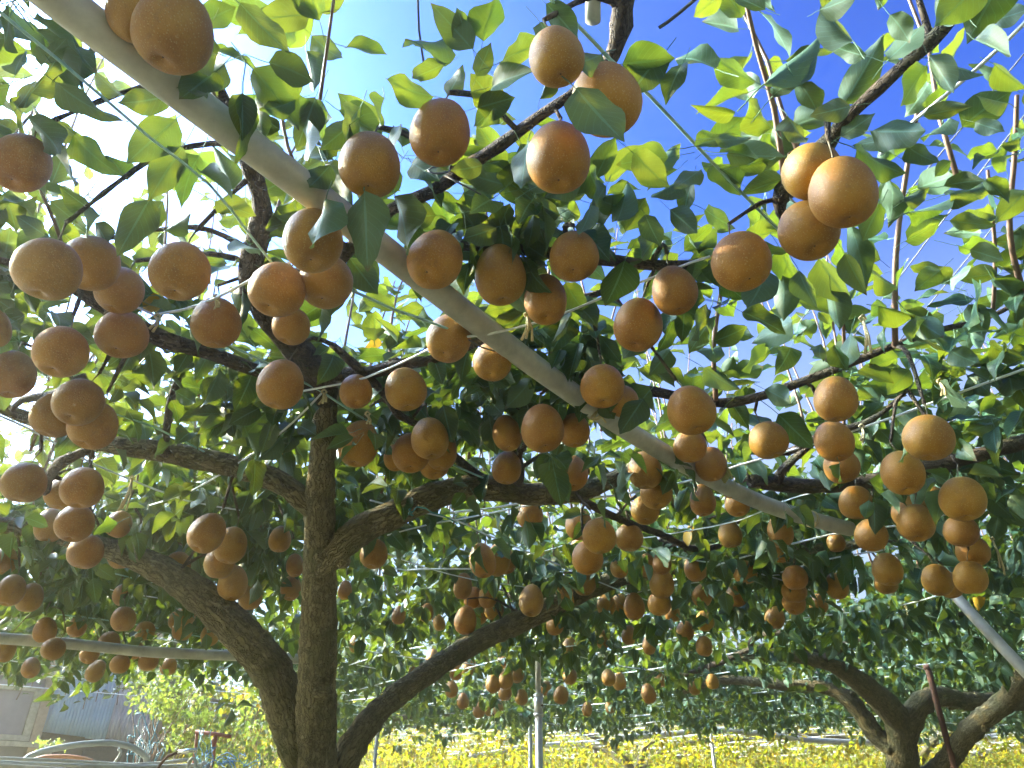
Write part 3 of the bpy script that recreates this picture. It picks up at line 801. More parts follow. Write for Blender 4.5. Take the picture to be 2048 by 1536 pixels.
# tall shoots standing against the blue: pixels up each stem, width, height of its foot
TALL = [([(1567, 350), (1548, 215), (1512, 90), (1483, -40)], 13, .95, back_tree), ([(1790, 692), (1792, 510), (1815, 330), (1848, 160)], 13, .92, side_tree), ([(2050, 596), (2020, 470), (2030, 300), (2034, 190)], 13, .93, side_tree),
        ([(1432, 800), (1428, 690), (1447, 560), (1470, 500)], 11, .9, side_tree), ([(640, 200), (655, 90), (672, -30)], 8, .97, main), ([(1690, 733), (1686, 640), (1680, 560)], 8, .92, side_tree), ([(1985, 634), (1990, 500), (1975, 340)], 9, .96, side_tree),
        ([(700, 470), (590, 330), (560, 180), (575, 60)], 9, .95, main), ([(130, 560), (118, 470), (60, 330), (35, 240)], 9, .94, main)]
for rows, w, h, root in TALL:
    d0 = h / up_of(rows[0][1])
    P = [at(x, y, d0 * (1 - 0.03 * i)) for i, (x, y) in enumerate(rows)]
    Q, R = smooth_path(P, [w * d0 / F / 2 * (1 - 0.14 * i) for i in range(len(P))], .03)
    MB().tube(Q, R, 7, 0.06).build('shoot', M_SHOOT, root)
    n = max(6, int(len(Q) * 1.05))
    for i in range(n):
        q = to_np(Q[min(len(Q) - 1, int(len(Q) * (0.12 + 0.88 * i / n)))])
        az = i * 2.4 + random.uniform(-.4, .4); el = math.radians(random.uniform(-30, 45))
        ou = np.array([math.cos(az) * math.cos(el), math.sin(az) * math.cos(el), math.sin(el)])
        L = random.uniform(.065, .10)
        leaf_object(q + ou * .035, ou, np.array([random.gauss(0, .5), random.gauss(0, .5), .7]), L, L * random.uniform(.5, .64), root)
# ------------------------------------------------------------------ pears
def pear_mesh(name, egg, asp, seed, nu=22, nv=28):
    r = random.Random(seed)
    m = MB(); V = []
    ph = [r.uniform(0, 6.28) for _ in range(4)]
    for i in range(nu + 1):
        t = math.pi * i / nu
        rad = 0.5 * math.sin(t) ** 0.92 * (1 - egg * math.cos(t)) if 0 < i < nu else 0.0
        z = 0.5 * asp * math.cos(t)
        if t < 1.2: z -= 0.055 * math.exp(-(rad / 0.09) ** 2)
        if t > 2.0: z += 0.10 * math.exp(-(rad / 0.11) ** 2)
        for k in range(nv):
            a = 2 * math.pi * k / nv
            w = 1 + 0.018 * math.sin(2 * a + ph[0]) + 0.012 * math.sin(3 * a + ph[1] + t) + 0.008 * math.sin(5 * a + ph[2]) * math.sin(t)
            V.append((rad * w * math.cos(a), rad * w * math.sin(a), z + 0.012 * math.sin(a + ph[3]) * math.sin(t)))
    Fc = [(i * nv + k, (i + 1) * nv + k, (i + 1) * nv + (k + 1) % nv, i * nv + (k + 1) % nv) for i in range(nu) for k in range(nv)]
    m.add(V, Fc)
    return m.mesh(name, M_PEAR)
SHAPES = [(0.05, 0.98), (0.08, 1.03), (0.06, 1.08), (0.10, 1.13), (0.12, 1.20), (0.14, 1.30), (0.13, 1.40)]
PEARS = [pear_mesh('pear', e, a, i) for i, (e, a) in enumerate(SHAPES)]
st = MB()
st.tube([(0, 0, 0.40), (0.01, 0.0, 0.52), (0.04, 0.01, 0.68), (0.10, 0.02, 0.84)], [0.018, 0.015, 0.014, 0.022], 6)
STALK = st.mesh('stalk', M_STALK)
cx = MB()
cv = [(0.066 * (1 if k % 2 else 0.55) * math.cos(k * math.pi / 5), 0.066 * (1 if k % 2 else 0.55) * math.sin(k * math.pi / 5), 0.004 * (k % 2)) for k in range(10)]
cx.add([(0, 0, 0.012)] + cv, [(0, 1 + (k + 1) % 10, 1 + k) for k in range(10)])
CALYX = cx.mesh('calyx', M_CALYX)

P_ = [
# x, y, width, height (photograph pixels), label, [height above the eye]
(348,62,155,150,'very big round pear at the top edge overlapping the pale pipe'),
(268,25,105,120,'pear at the top edge half hidden behind a very big one by the pipe'),
(42,325,110,110,'pear cut by the left edge with a leaf shading its middle'),
(740,328,120,125,'round pear under a leafy spur between the dark limb and two big open air pears'),
(881,262,120,132,'pear resting above the wire loop on the dark upper branch'),
(1212,197,138,147,'big pear against the deep blue sky with a large leaf across its lower side'),
(1117,312,128,140,'big pear half covered by the large leaf it shares with the pear above'),
(1112,112,110,118,'shaded pear hidden behind leaves above the two big pears sharing one leaf'),
(1685,383,130,135,'round pear under the knotted branch against the blue with two bright sun slits'),
(1622,342,112,110,'pear tucked behind the knotted dark branch under the blue sky'),
(1617,460,120,110,'shaded pear below and behind the round pear with two sun slits'),
(1482,522,115,115,'pear with a small leaf on top and a bright sun spot at its side'),
(872,517,110,127,'pear hanging in front of the thick pale pipe with a tiny sun spot'),
(626,480,120,118,'pear capped by a big dark leaf just under the thick pale pipe'),
(652,562,105,105,'pear directly below the leaf capped one beside the thick pipe'),
(555,578,108,105,'pear pressed against the dark main limb under a grey branch'),
(96,538,124,118,'big round pear at the far left in front of another pear and a grey branch'),
(182,525,110,105,'pear notched by a leaf just behind the big round one at the far left'),
(360,541,114,113,'clean round pear hanging alone left of the dark main limb'),
(240,580,92,90,'shaded pear behind the grey branch between two clean pears on the left'),
(432,645,95,95,'pear with a small bruise hanging left of the limb below a wire tie'),
(244,668,98,92,'pear below the grey branch crossed by a thin wire'),
(122,703,103,92,'flat pear with a dark leaf in front of its lower middle at left'),
(25,748,85,92,'pear cut by the left edge crossed by a wire'),
(-12,655,60,80,'pear showing only a sliver at the left edge above the wire'),
(1000,548,100,118,'tall pear with a round dark leaf on its shoulder beside the thick pipe'),
(1091,597,86,103,'egg shaped pear lit at its left side below a wire tie'),
(1148,512,100,92,'pear behind the straight dark branch above the egg shaped pear'),
(1348,580,90,92,'shaded pear just under the straight dark branch touching a wire'),
(1276,648,98,103,'round pear hanging lower than its shaded neighbour on the straight branch'),
(898,675,90,94,'pear tucked under the thick pipe at the wire crossing'),
(985,722,78,76,'pear half hidden above by the thick pale pipe below the crossing wires'),
(583,652,76,66,'small sunlit sliver of pear above the dark crotch'),
(562,768,90,98,'pear hanging under the left branch close to the cut trunk top'),
(712,782,66,64,'small pear peeping from under the brown branch right of the cut trunk top'),
(811,778,82,84,'bright pear with a small leaf across its face under the brown branch'),
(158,803,92,88,'olive shaded pear in front of a cluster of three on the left'),
(112,828,85,88,'left pear of the cluster of three behind the olive one'),
(187,850,90,92,'lowest pear of the cluster of three on the left'),
(718,886,76,90,'pear hanging in shade just right of the trunk top'),
(860,876,76,80,'front pear of a tight cluster with a tiny sun fleck at its top'),
(822,905,76,76,'left pear of the tight cluster below the crossing branch'),
(884,900,60,76,'pear squeezed behind the front one of the tight cluster'),
(868,930,58,46,'lowest hidden pear of the tight cluster'),
(790,915,46,52,'outermost left edge pear of the tight cluster'),
(1014,865,58,74,'pear with a leaf across its top left of the plain big middle pear'),
(1085,855,85,92,'plain big pear in the middle below the thick pipe'),
(1148,860,62,66,'pear tucked behind the plain big middle pear under the pipe'),
(1205,772,88,76,'pear behind the knobbly sunlit branch above the pipe'),
(1245,802,62,62,'pear half hidden between the knobbly branch and the pipe tie'),
(1382,820,94,98,'big plain pear hanging from the right end of the knobbly branch'),
(1671,798,85,88,'pear hanging from the long reddish branch below the open sky'),
(1857,875,94,85,'pear with a bright rectangular sun patch near the right edge'),
(1805,945,82,84,'pear with a leaf over its shoulder below the sun patched one'),
(1380,893,66,58,'glowing pear just above the pipe with its dark eye showing'),
(1422,928,62,64,'glowing pear beside another one right above the pipe'),
(1537,880,76,66,'pear behind two dark leaves above the white wire'),
(1668,882,76,78,'pear crossed by the white wire under the thin branch'),
(1683,932,70,64,'pear with a yellow green leaf across it below the white wire'),
(1925,997,85,82,'big pear over dark leaves at the right crossing a branch'),
(1290,940,68,70,'bright pear at the tip of the big limb beside the pipe'),
(1312,985,66,58,'pear just below the bright one at the big limb tip'),
(1145,945,62,72,'pear standing above the big limb with a leaf across it'),
(1014,935,60,62,'pear with a puckered eye beside the forked spur on the limb'),
(1712,1005,66,64,'pear hanging under the right limb where the wire meets it'),
(1832,1045,70,70,'pear in front of its twin right of the pipe end'),
(1814,1024,60,60,'pear mostly hidden by its twin right of the pipe end'),
(1742,1070,62,60,'pear with a dark leaf at its side crossed by a wire beyond the pipe end'),
(1775,1138,58,62,'pear with another peeping out below it at right'),
(1772,1166,44,24,'pear bottom peeping out below the one in front at right'),
(1875,1160,58,58,'pear notched by a leaf above the sloping prop pipe'),
(1940,1155,62,62,'lowest pear of the stacked group above the sloping prop pipe'),
(1945,1102,62,56,'middle pear with a leaf over it in the stacked group at right'),
(1922,1062,64,60,'topmost pear of the stacked group at right'),
(1900,1170,50,48,'shaded pear behind the stacked group by the prop pipe'),
(1862,1000,58,50,'pear behind the branch between two bigger right pears'),
(48,965,82,76,'pear with a dark leaf at its right low on the left edge'),
(165,975,80,78,'pear with a heart shaped top on the low left branch'),
(124,988,62,58,'pear behind the one with the heart shaped top'),
(100,1050,54,66,'pear left of the pale one under the low left branch'),
(150,1046,72,68,'pale pear with a leaf on its shoulder under the low left branch'),
(172,1103,66,64,'pear with a pointed leaf before it above the left wire'),
(242,1105,50,60,'pear beside the one with the pointed leaf above the left wire'),
(238,1048,48,52,'half hidden pear above the pair by the left wire'),
(415,1065,70,78,'front pear of the cluster over the left limb'),
(462,1090,62,72,'right pear of the cluster over the left limb'),
(440,1125,60,60,'dark pear under the cluster over the left limb'),
(466,1165,56,70,'lowest pear of the cluster touching the left limb'),
(355,1130,52,50,'pear behind a long leaf at the left limb'),
(500,1195,46,46,'shaded pear between the left limb and the trunk'),
(560,1078,44,50,'sunlit pear just left of the trunk'),
(590,1130,34,44,'shaded sliver of pear beside the trunk'),
(582,1175,40,48,'pear low beside the trunk in the fork'),
(748,1107,54,56,'bright pear under the big limb with a fluttering leaf below'),
(965,1120,52,72,'egg shaped bright pear above the wavy wire'),
(996,1118,50,70,'pear behind the bright egg shaped one above the wavy wire'),
(1060,1030,52,54,'pear hanging right under the big limb'),
(1158,1048,54,62,'bright yellow pear on the wire right of the limb'),
(1198,1072,66,64,'big shaded pear behind the bright yellow one'),
(1175,1115,62,62,'pear under the bright yellow one in front of the sloping wire'),
(1165,1090,44,44,'reddish pear squeezed between the yellow pear and the lower one'),
(1258,1075,56,44,'dark pear crossed by a thin wire under the sagging branch'),
(1238,1135,36,42,'small neat egg pear hanging alone under the wire'),
(1292,1130,36,44,'left pear of the small pair under the wire'),
(1324,1126,38,42,'right pear of the small pair with a dark twig before it'),
(1323,1165,48,56,'pear below the small pair hanging over the next one'),
(1318,1207,46,44,'pear directly below the one under the small pair'),
(1168,1165,46,50,'bright pear where the sloping wire meets the lower limb'),
(1132,1190,42,58,'pear with a leaf over its left flank at the lower limb'),
(1063,1200,48,62,'pear shaped pear just above the steel pole top'),
(931,1240,44,54,'pear with a flat leafy top left of the steel pole'),
(926,1172,38,52,'pear high up left of the yellow leaf'),
(976,1190,38,48,'pear under the hanging yellow leaf'),
(988,1216,40,46,'pear right of the flat topped one'),
(962,1226,34,46,'pear behind the flat topped one'),
(946,1195,34,42,'dark pear between the high one and the yellow leaf'),
(1012,1120,40,70,'dark pear beside the egg shaped pair'),
(1213,1210,38,40,'round pear just under the lower limb right of the pole'),
(1240,1208,34,38,'pear behind the round one under the lower limb'),
(1268,1212,42,50,'pear in shade in the middle of the row under the lower limb'),
(1345,1226,30,34,'pear at the end of the row under the lower limb'),
(1370,1262,36,38,'clear pear hanging low beside a thin wire'),
(1410,1242,36,38,'clear pear just right of the low hanging one'),
(1550,1235,38,42,'lone small pear hanging below the triple stack'),
(1590,1155,50,46,'top pear of the triple stack'),
(1588,1182,48,40,'middle pear of the triple stack'),
(1588,1205,46,38,'bottom pear of the triple stack'),
(1673,1172,44,50,'yellowish egg pear between the triple stack and the right group'),
(1637,1208,36,38,'pear behind a leaf right of the triple stack'),
(1560,1102,44,42,'sun glowing pear on the white wire below the pipe'),
(1560,1062,50,58,'shaded pear just under the pipe above the glowing one'),
(1672,1085,36,36,'orange pear at the pipe end above the wire'),
(1490,1145,46,44,'pear hanging below the wire knot on the lower limb'),
(1405,1190,40,44,'pear with a thin wire across it below the limb end'),
(1473,1190,42,44,'pear with a leaf down its face below the wire knot'),
(1390,1138,44,46,'pear hidden behind the lower limb at the wire'),
(1290,1020,58,50,'dark pear under the tip of the big limb'),
(1405,1000,50,60,'pear behind a round leaf below the pipe'),
(1460,1068,46,50,'pear behind a dark leaf below the pipe'),
(1475,1008,50,44,'pear just under the pipe before the limb'),
(1460,980,30,30,'pear slice above the pipe by the curled leaf'),
(798,1230,27,36,'small pear hanging in a row left of the flat topped pear'),
(853,1225,28,42,'second small pear in the row left of the flat topped pear'),
(878,1245,24,34,'shaded small pear after the second in the row'),
(715,1285,30,44,'pear beside the trunk over the lower limb'),
(690,1180,28,36,'dark pear touching the trunk under the big limb'),
(247,1190,40,40,'upper pear of two crossed by a wire left of the left limb'),
(247,1238,46,46,'lower pear of two with a dark leaf between them'),
(90,1260,42,46,'pear low on the left over the pale pipe'),
(155,1252,36,40,'pear with a pale rim above the pale pipe end'),
(60,1195,48,54,'pear under a big leaf low at the left edge'),
(22,1180,52,60,'pear cut by the left edge low down'),
(10,1120,44,56,'pear cut by the left edge beneath the wire'),
(370,1232,40,34,'upper pear of a stacked pair beside the left limb'),
(366,1258,40,42,'lower pear of a stacked pair beside the left limb'),
(349,1240,24,34,'sliver of pear behind the stacked pair beside the limb'),
(420,1270,36,42,'pear hanging just before the left limb fork'),
(290,1262,38,36,'pear with a leaf below it over the pale pipe'),
(218,1285,40,40,'pear in front of the pale pipe on the thin branch'),
(297,1320,38,40,'bright round pear just below the pale pipe'),
(337,1333,32,32,'pear with a leaf on top just below the pale pipe'),
(62,1335,34,38,'pear hanging over the shed window'),
(192,1342,34,40,'lowest pear hanging over the blue corrugated sheet'),
(180,1308,36,34,'dark pear above the lowest one by the blue sheet'),
(240,1328,38,36,'dark pear left of the bright round one below the pipe'),
(107,1298,44,40,'dark pear behind leaves over the shed post'),
(268,1300,36,30,'shaded pear in front of the pale pipe above the bright round one'),
(10,1300,40,46,'pear cut by the left edge over the shed window'),
(793,1333,22,30,'tiny sunlit pear left of the lower limb'),
(828,1346,24,30,'tiny pear touching the lower limb from the left'),
(866,1316,28,34,'small pear just above the lower limb'),
(938,1333,28,38,'small clear pear right of the lower limb'),
(912,1342,26,34,'small pear behind a leaf under the lower limb'),
(1007,1324,26,28,'small top pear of the bunch left of the pole'),
(1035,1346,28,36,'small right pear of the bunch left of the pole'),
(1012,1357,30,38,'small middle pear of the bunch left of the pole'),
(986,1368,30,34,'dark small left pear of the bunch by the pole'),
(1010,1386,28,28,'small bottom pear of the bunch left of the pole'),
(1140,1296,32,42,'small pear right of the pole on a dark twig'),
(1140,1352,28,32,'small round pear right of the pole further down'),
(926,1402,24,30,'first tiny pear of the hanging row above the arched pipe'),
(958,1420,24,30,'second tiny pear of the hanging row above the arched pipe'),
(980,1418,20,28,'third tiny pear of the hanging row above the arched pipe'),
(996,1416,22,30,'fourth tiny pear of the hanging row above the arched pipe'),
(1043,1394,26,30,'tiny pear close to the pole above its collar'),
(1092,1376,24,28,'tiny pear just right of the pole above the collar'),
(1122,1390,30,34,'small pear with a leaf over it right of the pole collar'),
(903,1378,26,32,'tiny dark pear above the hanging row'),
(1217,1355,28,32,'left tiny pear of a pair over the bright far wires'),
(1239,1363,27,34,'right tiny pear of a pair over the bright far wires'),
(1297,1387,28,36,'tiny pear hanging lowest over the bright far wires'),
(1321,1358,24,30,'tiny pear above the lowest one over the far wires'),
(1298,1290,27,34,'small pear in leaves between the pole and the low clear pair'),
(1205,1278,32,36,'dark small pear behind leaves right of the pole top'),
(1110,1248,34,40,'dark pear at the pole top under the limb'),
(1258,1270,30,36,'small shaded pear under the row by the pole'),
]
ROOTS = {'n': 0}
SEGA = np.array([to_np(p) for p in SEG])
spur = {id(t): MB() for t, _ in TREES}
# more of the small fruit in the dim rows beyond, nothing tells these apart
FAR_P = []
k = 0
while k < 20:
    X0, Y0 = random.gauss(0.6, 0.8), random.uniform(2.9, 6.6)
    if X0 < -1.3 or X0 > 2.2: continue
    k += 1
    for _ in range(random.choice((1, 2, 2, 3, 3))):
        X, Y, z = X0 + random.gauss(0, .11), Y0 + random.gauss(0, .11), CZ + random.uniform(.68, .86)
        px, py, d = (float(v) for v in project([X, Y, z]))
        w = random.uniform(.068, .092) * F / d
        if any(abs(px - q[0]) < (w + q[2]) * .55 and abs(py - q[1]) < (w + q[3]) * .55 for q in P_ + FAR_P): continue
        if not (0 < px < 1450) or abs(px - 1072) < 28: continue
        FAR_P.append((px, py, w, w * random.uniform(1.05, 1.3), 'small pear hanging half hidden in the dim rows beyond the big limbs', (z - CZ)))
DEPTH = []
for row in P_ + FAR_P:
    hc = min(max(up_of(row[1]) * 0.093 * F / row[2], 0.60), 0.83)
    if len(row) > 5: hc = row[5]
    DEPTH.append(hc / up_of(row[1]))
# fruit that touch hang beside or behind each other, not in each other
for _ in range(12):
    for i, a in enumerate(P_):
        for j in range(i + 1, len(P_)):
            b = P_[j]
            if abs(a[0] - b[0]) > 150 or abs(a[1] - b[1]) > 150: continue
            A, B = at(a[0], a[1], DEPTH[i]), at(b[0], b[1], DEPTH[j])
            need = 0.47 * (a[2] * DEPTH[i] + b[2] * DEPTH[j]) / F
            if (A - B).length < need:
                k = j if (DEPTH[j] > DEPTH[i] or (a[2] >= b[2] and DEPTH[j] > DEPTH[i] * .97)) else i
                DEPTH[k] *= 1.015
for row, D in zip(P_ + FAR_P, DEPTH):
    x, y, w, h, lab = row[:5]
    c = at(x, y, D)
    width = w * D / F
    asp = min(max(h / w * 1.07, 0.98), 1.40)
    shape = min(range(len(SHAPES)), key=lambda i: abs(SHAPES[i][1] - asp) + random.uniform(0, 0.05))
    o = bpy.data.objects.new('pear', PEARS[shape])
    o.location = c
    o.scale = (width, width, width)
    tilt = 0.16
    o.rotation_euler = (random.gauss(0, tilt), random.gauss(0, tilt), random.uniform(0, 6.28))
    col.objects.link(o)
    tag(o, lab, 'pear', 'russet pears hanging from the trellis')
    M = Matrix.LocRotScale(o.location, o.rotation_euler, o.scale)
    s = bpy.data.objects.new('stalk', STALK); col.objects.link(s); s.parent = o
    asp_s = SHAPES[shape][1]
    s.location = (0, 0, 0.5 * asp_s - 0.5)
    if w > 36:
        k = bpy.data.objects.new('calyx', CALYX); col.objects.link(k); k.parent = o
        k.location = (0, 0, -0.5 * asp_s + 0.100); k.rotation_euler = (math.pi, 0, random.uniform(0, 6))
    # the spur that carries it, from the stalk's end to the nearest wood (or up into the leaves)
    top = M @ Vector((0.10, 0.02, 0.84 + 0.5 * asp_s - 0.5))
    dv = SEGA - to_np(top)
    up_pen = np.where(dv[:, 2] < -0.07, 0.12, 0)
    dist = np.linalg.norm(dv, axis=1) + up_pen
    j = int(dist.argmin())
    ti = int(nearest_tree(np.array([[c.x, c.y]]))[0])
    mbs = spur[id(TREES[ti][0])]
    q = Vector(SEGA[j]) if dist[j] < 0.42 else top + Vector((random.uniform(-.12, .12), random.uniform(0, .15), 0.12))
    mid = (top + q) / 2 + Vector((random.uniform(-.02, .02), random.uniform(-.02, .02), 0.25 * abs((q - top).length) * 0.4 + 0.015))
    Q, R = smooth_path([top, mid, q], [0.0032, 0.0042, 0.005] if dist[j] < 0.42 else [0.003, 0.0028, 0.0012], 0.02)
    mbs.tube(Q, [r * random.uniform(0.85, 1.35) for r in R], 6, 0.1)
for t, _ in TREES:
    if spur[id(t)].v: tag(spur[id(t)].build('spurs', M_BARK2, t), kind='stuff')
# ------------------------------------------------------------------ pipes and poles
def px_tube(name, rows, mat, label, cat, group=None, sides=14, step=0.06, parent=None, rough=0.0):
    """rows: (px, py, depth or -height), one real radius in the last slot"""
    P = [at(x, y, d if d > 0 else -d / up_of(y)) for x, y, d in rows[:-1]]
    Q, R = smooth_path(P, [rows[-1]] * len(P), step)
    o = MB().tube(Q, R, sides, rough).build(name, mat, parent)
    return tag(o, label, cat, group), Q
PIPES = 'pale pipes carrying the trellis'
pipe, PQ = px_tube('trellis_pipe', [(-60, -150, -.84), (120, 0, -.84), (300, 138, -.84), (480, 276, -.84), (640, 398, -.84), (820, 540, -.84), (1000, 680, -.84), (1130, 776, -.84), (1250, 858, -.838), (1380, 935, -.834), (1500, 996, -.828), (1600, 1032, -.82), (1700, 1058, -.81), .0245], M_PIPE,
        'thick pale pipe slanting across from the top left under the branches', 'pipe', PIPES, 20)
px_tube('prop_pipe', [(1860, 1130, 3.1), (1905, 1185, 2.95), (1975, 1262, 2.75), (2048, 1340, 2.58), (2140, 1440, 2.4), (2300, 1620, 2.15), .0205], M_PIPE, 'sloping white prop pipe running down off the right edge', 'pipe', PIPES)
px_tube('trellis_pipe', [(-200, 1262, 3.15), (100, 1284, 3.3), (200, 1294, 3.38), (300, 1304, 3.45), (480, 1312, 3.6), (560, 1316, 3.66), (640, 1320, 3.74), .024], M_PIPE, 'pale grey pipe running level above the shed at low left', 'pipe', PIPES)
px_tube('trellis_pipe', [(560, 1462, 8.2), (800, 1440, 8.6), (920, 1424, 8.9), (1000, 1408, 9.2), (1080, 1392, 9.6), .028], M_PIPE, 'far pale pipe sloping up towards the pole behind the lower limb', 'pipe', PIPES)
px_tube('trellis_pipe', [(1120, 1420, 8.7), (1230, 1424, 8.7), (1348, 1428, 8.7), (1480, 1430, 8.8), (1560, 1428, 9.0), .030], M_PIPE, 'far level pipe with hanging leaves right of the pole collar', 'pipe', PIPES)
px_tube('trellis_pipe', [(1230, 1476, 8.9), (1348, 1467, 8.9), (1416, 1459, 8.9), (1519, 1467, 8.9), (1621, 1480, 9.0), (1741, 1485, 9.1), (1900, 1480, 9.3), (2100, 1462, 9.6), .034], M_PIPE, 'far arched sunlit pipe ending behind the thick barked tree', 'pipe', PIPES)
px_tube('trellis_pipe', [(940, 1512, 10.4), (1000, 1504, 10.4), (1060, 1492, 10.5), (1130, 1489, 10.6), (1210, 1486, 10.7), .036], M_PIPE, 'far sunlit pipe crossing behind the lower part of the pole', 'pipe', PIPES)
px_tube('trellis_pipe', [(1880, 1518, 10), (1980, 1502, 10), (2120, 1478, 10), .03], M_PIPE, 'far sunlit pipe behind the limb at the lower right corner', 'pipe', PIPES)

PD = 4.55
top = at(1074, 1238, PD)
pole = empty('steel_pole', (top.x, top.y, 0))
tag(pole, 'upright steel pole with a clamped collar in the middle of the orchard', 'pole', 'posts holding up the trellis')
mid = at(1072, 1412, PD)
MB().tube([(top.x, top.y, 0), (top.x, top.y, mid.z)], .0215, 16).build('lower_tube', M_STEEL, pole)
MB().tube([(top.x, top.y, mid.z), (top.x + .004, top.y, top.z + .12)], .0165, 16).build('upper_tube', M_STEEL, pole)
c = MB().tube([(top.x, top.y, mid.z - .085), (top.x, top.y, mid.z + .03)], .026, 16)
c.tube([(top.x, top.y, mid.z - .088), (top.x, top.y, mid.z - .07)], .0285, 16).tube([(top.x, top.y, mid.z + .02), (top.x, top.y, mid.z + .034)], .0285, 16)
c.build('collar', M_STEEL, pole)
b = MB().tube([(top.x + .02, top.y - .02, mid.z - .03), (top.x + .02, top.y - .045, mid.z - .03)], .006, 6); b.build('bolt', M_RUST, pole)
def post(px, ytop, d, r, mat, label, group='posts holding up the trellis'):
    p = at(px, ytop, d)
    m = MB().tube([(p.x, p.y, 0), (p.x, p.y, p.z)], r, 9); m.tube([(p.x, p.y, p.z - .01), (p.x, p.y, p.z + .015)], r * 1.35, 9)
    return tag(m.build('trellis_post', mat, None), label, 'post', group)
post(1060, 1432, 7.6, .022, M_PIPE, 'thin pale post right behind the steel pole')
post(1421, 1464, 8.7, .02, M_PIPE, 'thin white post holding up the far arched pipe')
post(754, 1468, 7.5, .018, M_PIPE, 'thin pale post beside the foot of the lower limb')
post(1190, 1470, 11, .025, M_RUST, 'thin rusty post in the yellow sunlit leaves right of the pole')
post(1368, 1480, 11, .022, M_RUST, 'thin rusty post in the yellow sunlit leaves left of the far arched pipe')
m = MB().tube([at(1855, 1335, 4.75), at(1876, 1415, 4.66), at(1910, 1540, 4.52), at(1990, 1835, 4.2)], .0195, 8, .05)
m.tube([at(1854, 1331, 4.75), at(1856, 1338, 4.75)], .024, 8)
tag(m.build('iron_post', M_RUST), 'dark rusty iron post leaning beside the thick barked tree', 'post', 'posts holding up the trellis')
m = MB().tube([at(1186, 42, .95 / up_of(42)), at(1186, -60, 1.04)], .011, 10)
tag(m.build('trellis_post', M_PIPE), 'pale pipe end showing behind leaves at the top edge', 'post', 'posts holding up the trellis')

# ------------------------------------------------------------------ wires
WG = 'trellis wires'
def wire(rows, label, mat=M_WIRE, r=.0014, h=H0 - .03, sag=.006):
    P = [at_h(x, y, q[0] if (q := row[2:]) else h) for row in rows for x, y in [row[:2]]]
    Q, R = smooth_path(P, [r] * len(P), 0.09)
    Q = [p + Vector((0, 0, random.uniform(-1, 1) * .0012)) for p in Q]
    R = [x * 1.8 for x in R]
    return tag(MB().tube(Q, R, 5).build('trellis_wire', mat), label, 'wire', WG)
wire([(-40, -10), (120, 122), (300, 275), (420, 370), (495, 462), (560, 545)], 'thin wire running beside the thick pipe at the top left', M_GREENWIRE, .0013, .84)
wire([(1060, -40), (1150, 45), (1220, 118), (1300, 192), (1420, 320), (1540, 442), (1600, 500)], 'wire crossing the deep blue sky from the top middle', M_GREENWIRE, .0016, .92)
wire([(1318, 55), (1360, 25), (1420, -30)], 'short dark wire crossing the sky at the top edge', M_DARKWIRE, .0015, .95)
wire([(1760, 310), (1830, 240), (1950, 140), (2070, 25)], 'wire under the sunlit leaves at the top right corner', M_WIRE, .0017, .93)
wire([(835, -30, .99), (838, 60, .98), (848, 130, .97)], 'dark wire rising into the sky at the top middle', M_DARKWIRE, .001)
for i, (a, b, lab) in enumerate([((1560, 690), (2080, 70), 'hair thin wire nearest the sunlit shoots in the blue sky'), ((1640, 760), (2080, 190), 'second hair thin wire in the blue sky at right'), ((1700, 800), (2090, 330), 'lowest hair thin wire in the blue sky at right')]):
    wire([(a[0], a[1], 1.15), ((a[0] + b[0]) / 2, (a[1] + b[1]) / 2, 1.25), (b[0], b[1], 1.35)], lab, M_DARKWIRE, .0009)
wire([(150, 560), (175, 572), (240, 600), (308, 630)], 'short pale wire tied left of the dark limb', M_WIRE, .0014, .86)
wire([(308, 630), (340, 625), (375, 617), (430, 597), (500, 560), (580, 525)], 'pale cord tied round the dark limb', M_WIRE, .0016, .85)
wire([(620, 560, .82), (700, 580, .82), (780, 615, .82), (860, 645, .82), (914, 665, .82)], 'wire running down to the wire knot on the thick pipe', M_GREENWIRE, .0016)
wire([(560, 790, .86), (640, 775, .85), (731, 756, .84), (830, 712, .83), (905, 674, .82)], 'pale wire from the cut trunk top to the wire knot', M_WIRE, .0014)
wire([(905, 674, .82), (980, 668, .82), (1090, 640, .83), (1200, 598, .85), (1330, 545, .86), (1420, 512, .88)], 'wire from the wire knot to the straight dark branch', M_WIRE, .0015)
wire([(370, 650, .87), (480, 700, .86), (570, 745, .86), (640, 782, .86), (740, 845, .85), (820, 888, .85), (893, 925, .85), (1000, 970, .85), (1060, 993, .85), (1110, 1018, .85)], 'green wire running past the cut trunk top to the big limb', M_GREENWIRE, .0016)
wire([(300, 1010, .84), (375, 985, .83), (480, 925, .83), (580, 850, .84), (645, 785, .86)], 'pale wire slanting up to the cut trunk top', M_WIRE, .0015)
wire([(-40, 815, .85), (60, 858, .85), (140, 905, .85), (250, 955, .84), (370, 1000, .84), (480, 1020, .84)], 'long pale wire crossing the low left branch', M_WIRE, .0016)
wire([(190, 820, .87), (300, 850, .86), (420, 910, .86), (500, 945, .86), (600, 980, .86), (700, 1005, .86)], 'green wire passing behind the trunk', M_GREENWIRE, .0014)
wire([(900, 1025, .83), (987, 1016, .83), (1090, 1000, .83), (1190, 995, .83), (1260, 987, .83), (1380, 961, .84), (1480, 930, .84), (1621, 889, .85), (1724, 856, .86), (1880, 800, .87), (2070, 730, .88)], 'bright white wire sweeping from the big limb across the pipe', M_WIRE, .0019)
wire([(740, 1000, .82), (820, 1022, .82), (900, 1036, .82), (970, 1068, .83), (1066, 1108, .84), (1223, 1174, .84), (1320, 1210, .84)], 'twisted wire hooked over the big limb', M_WIRE, .0016)
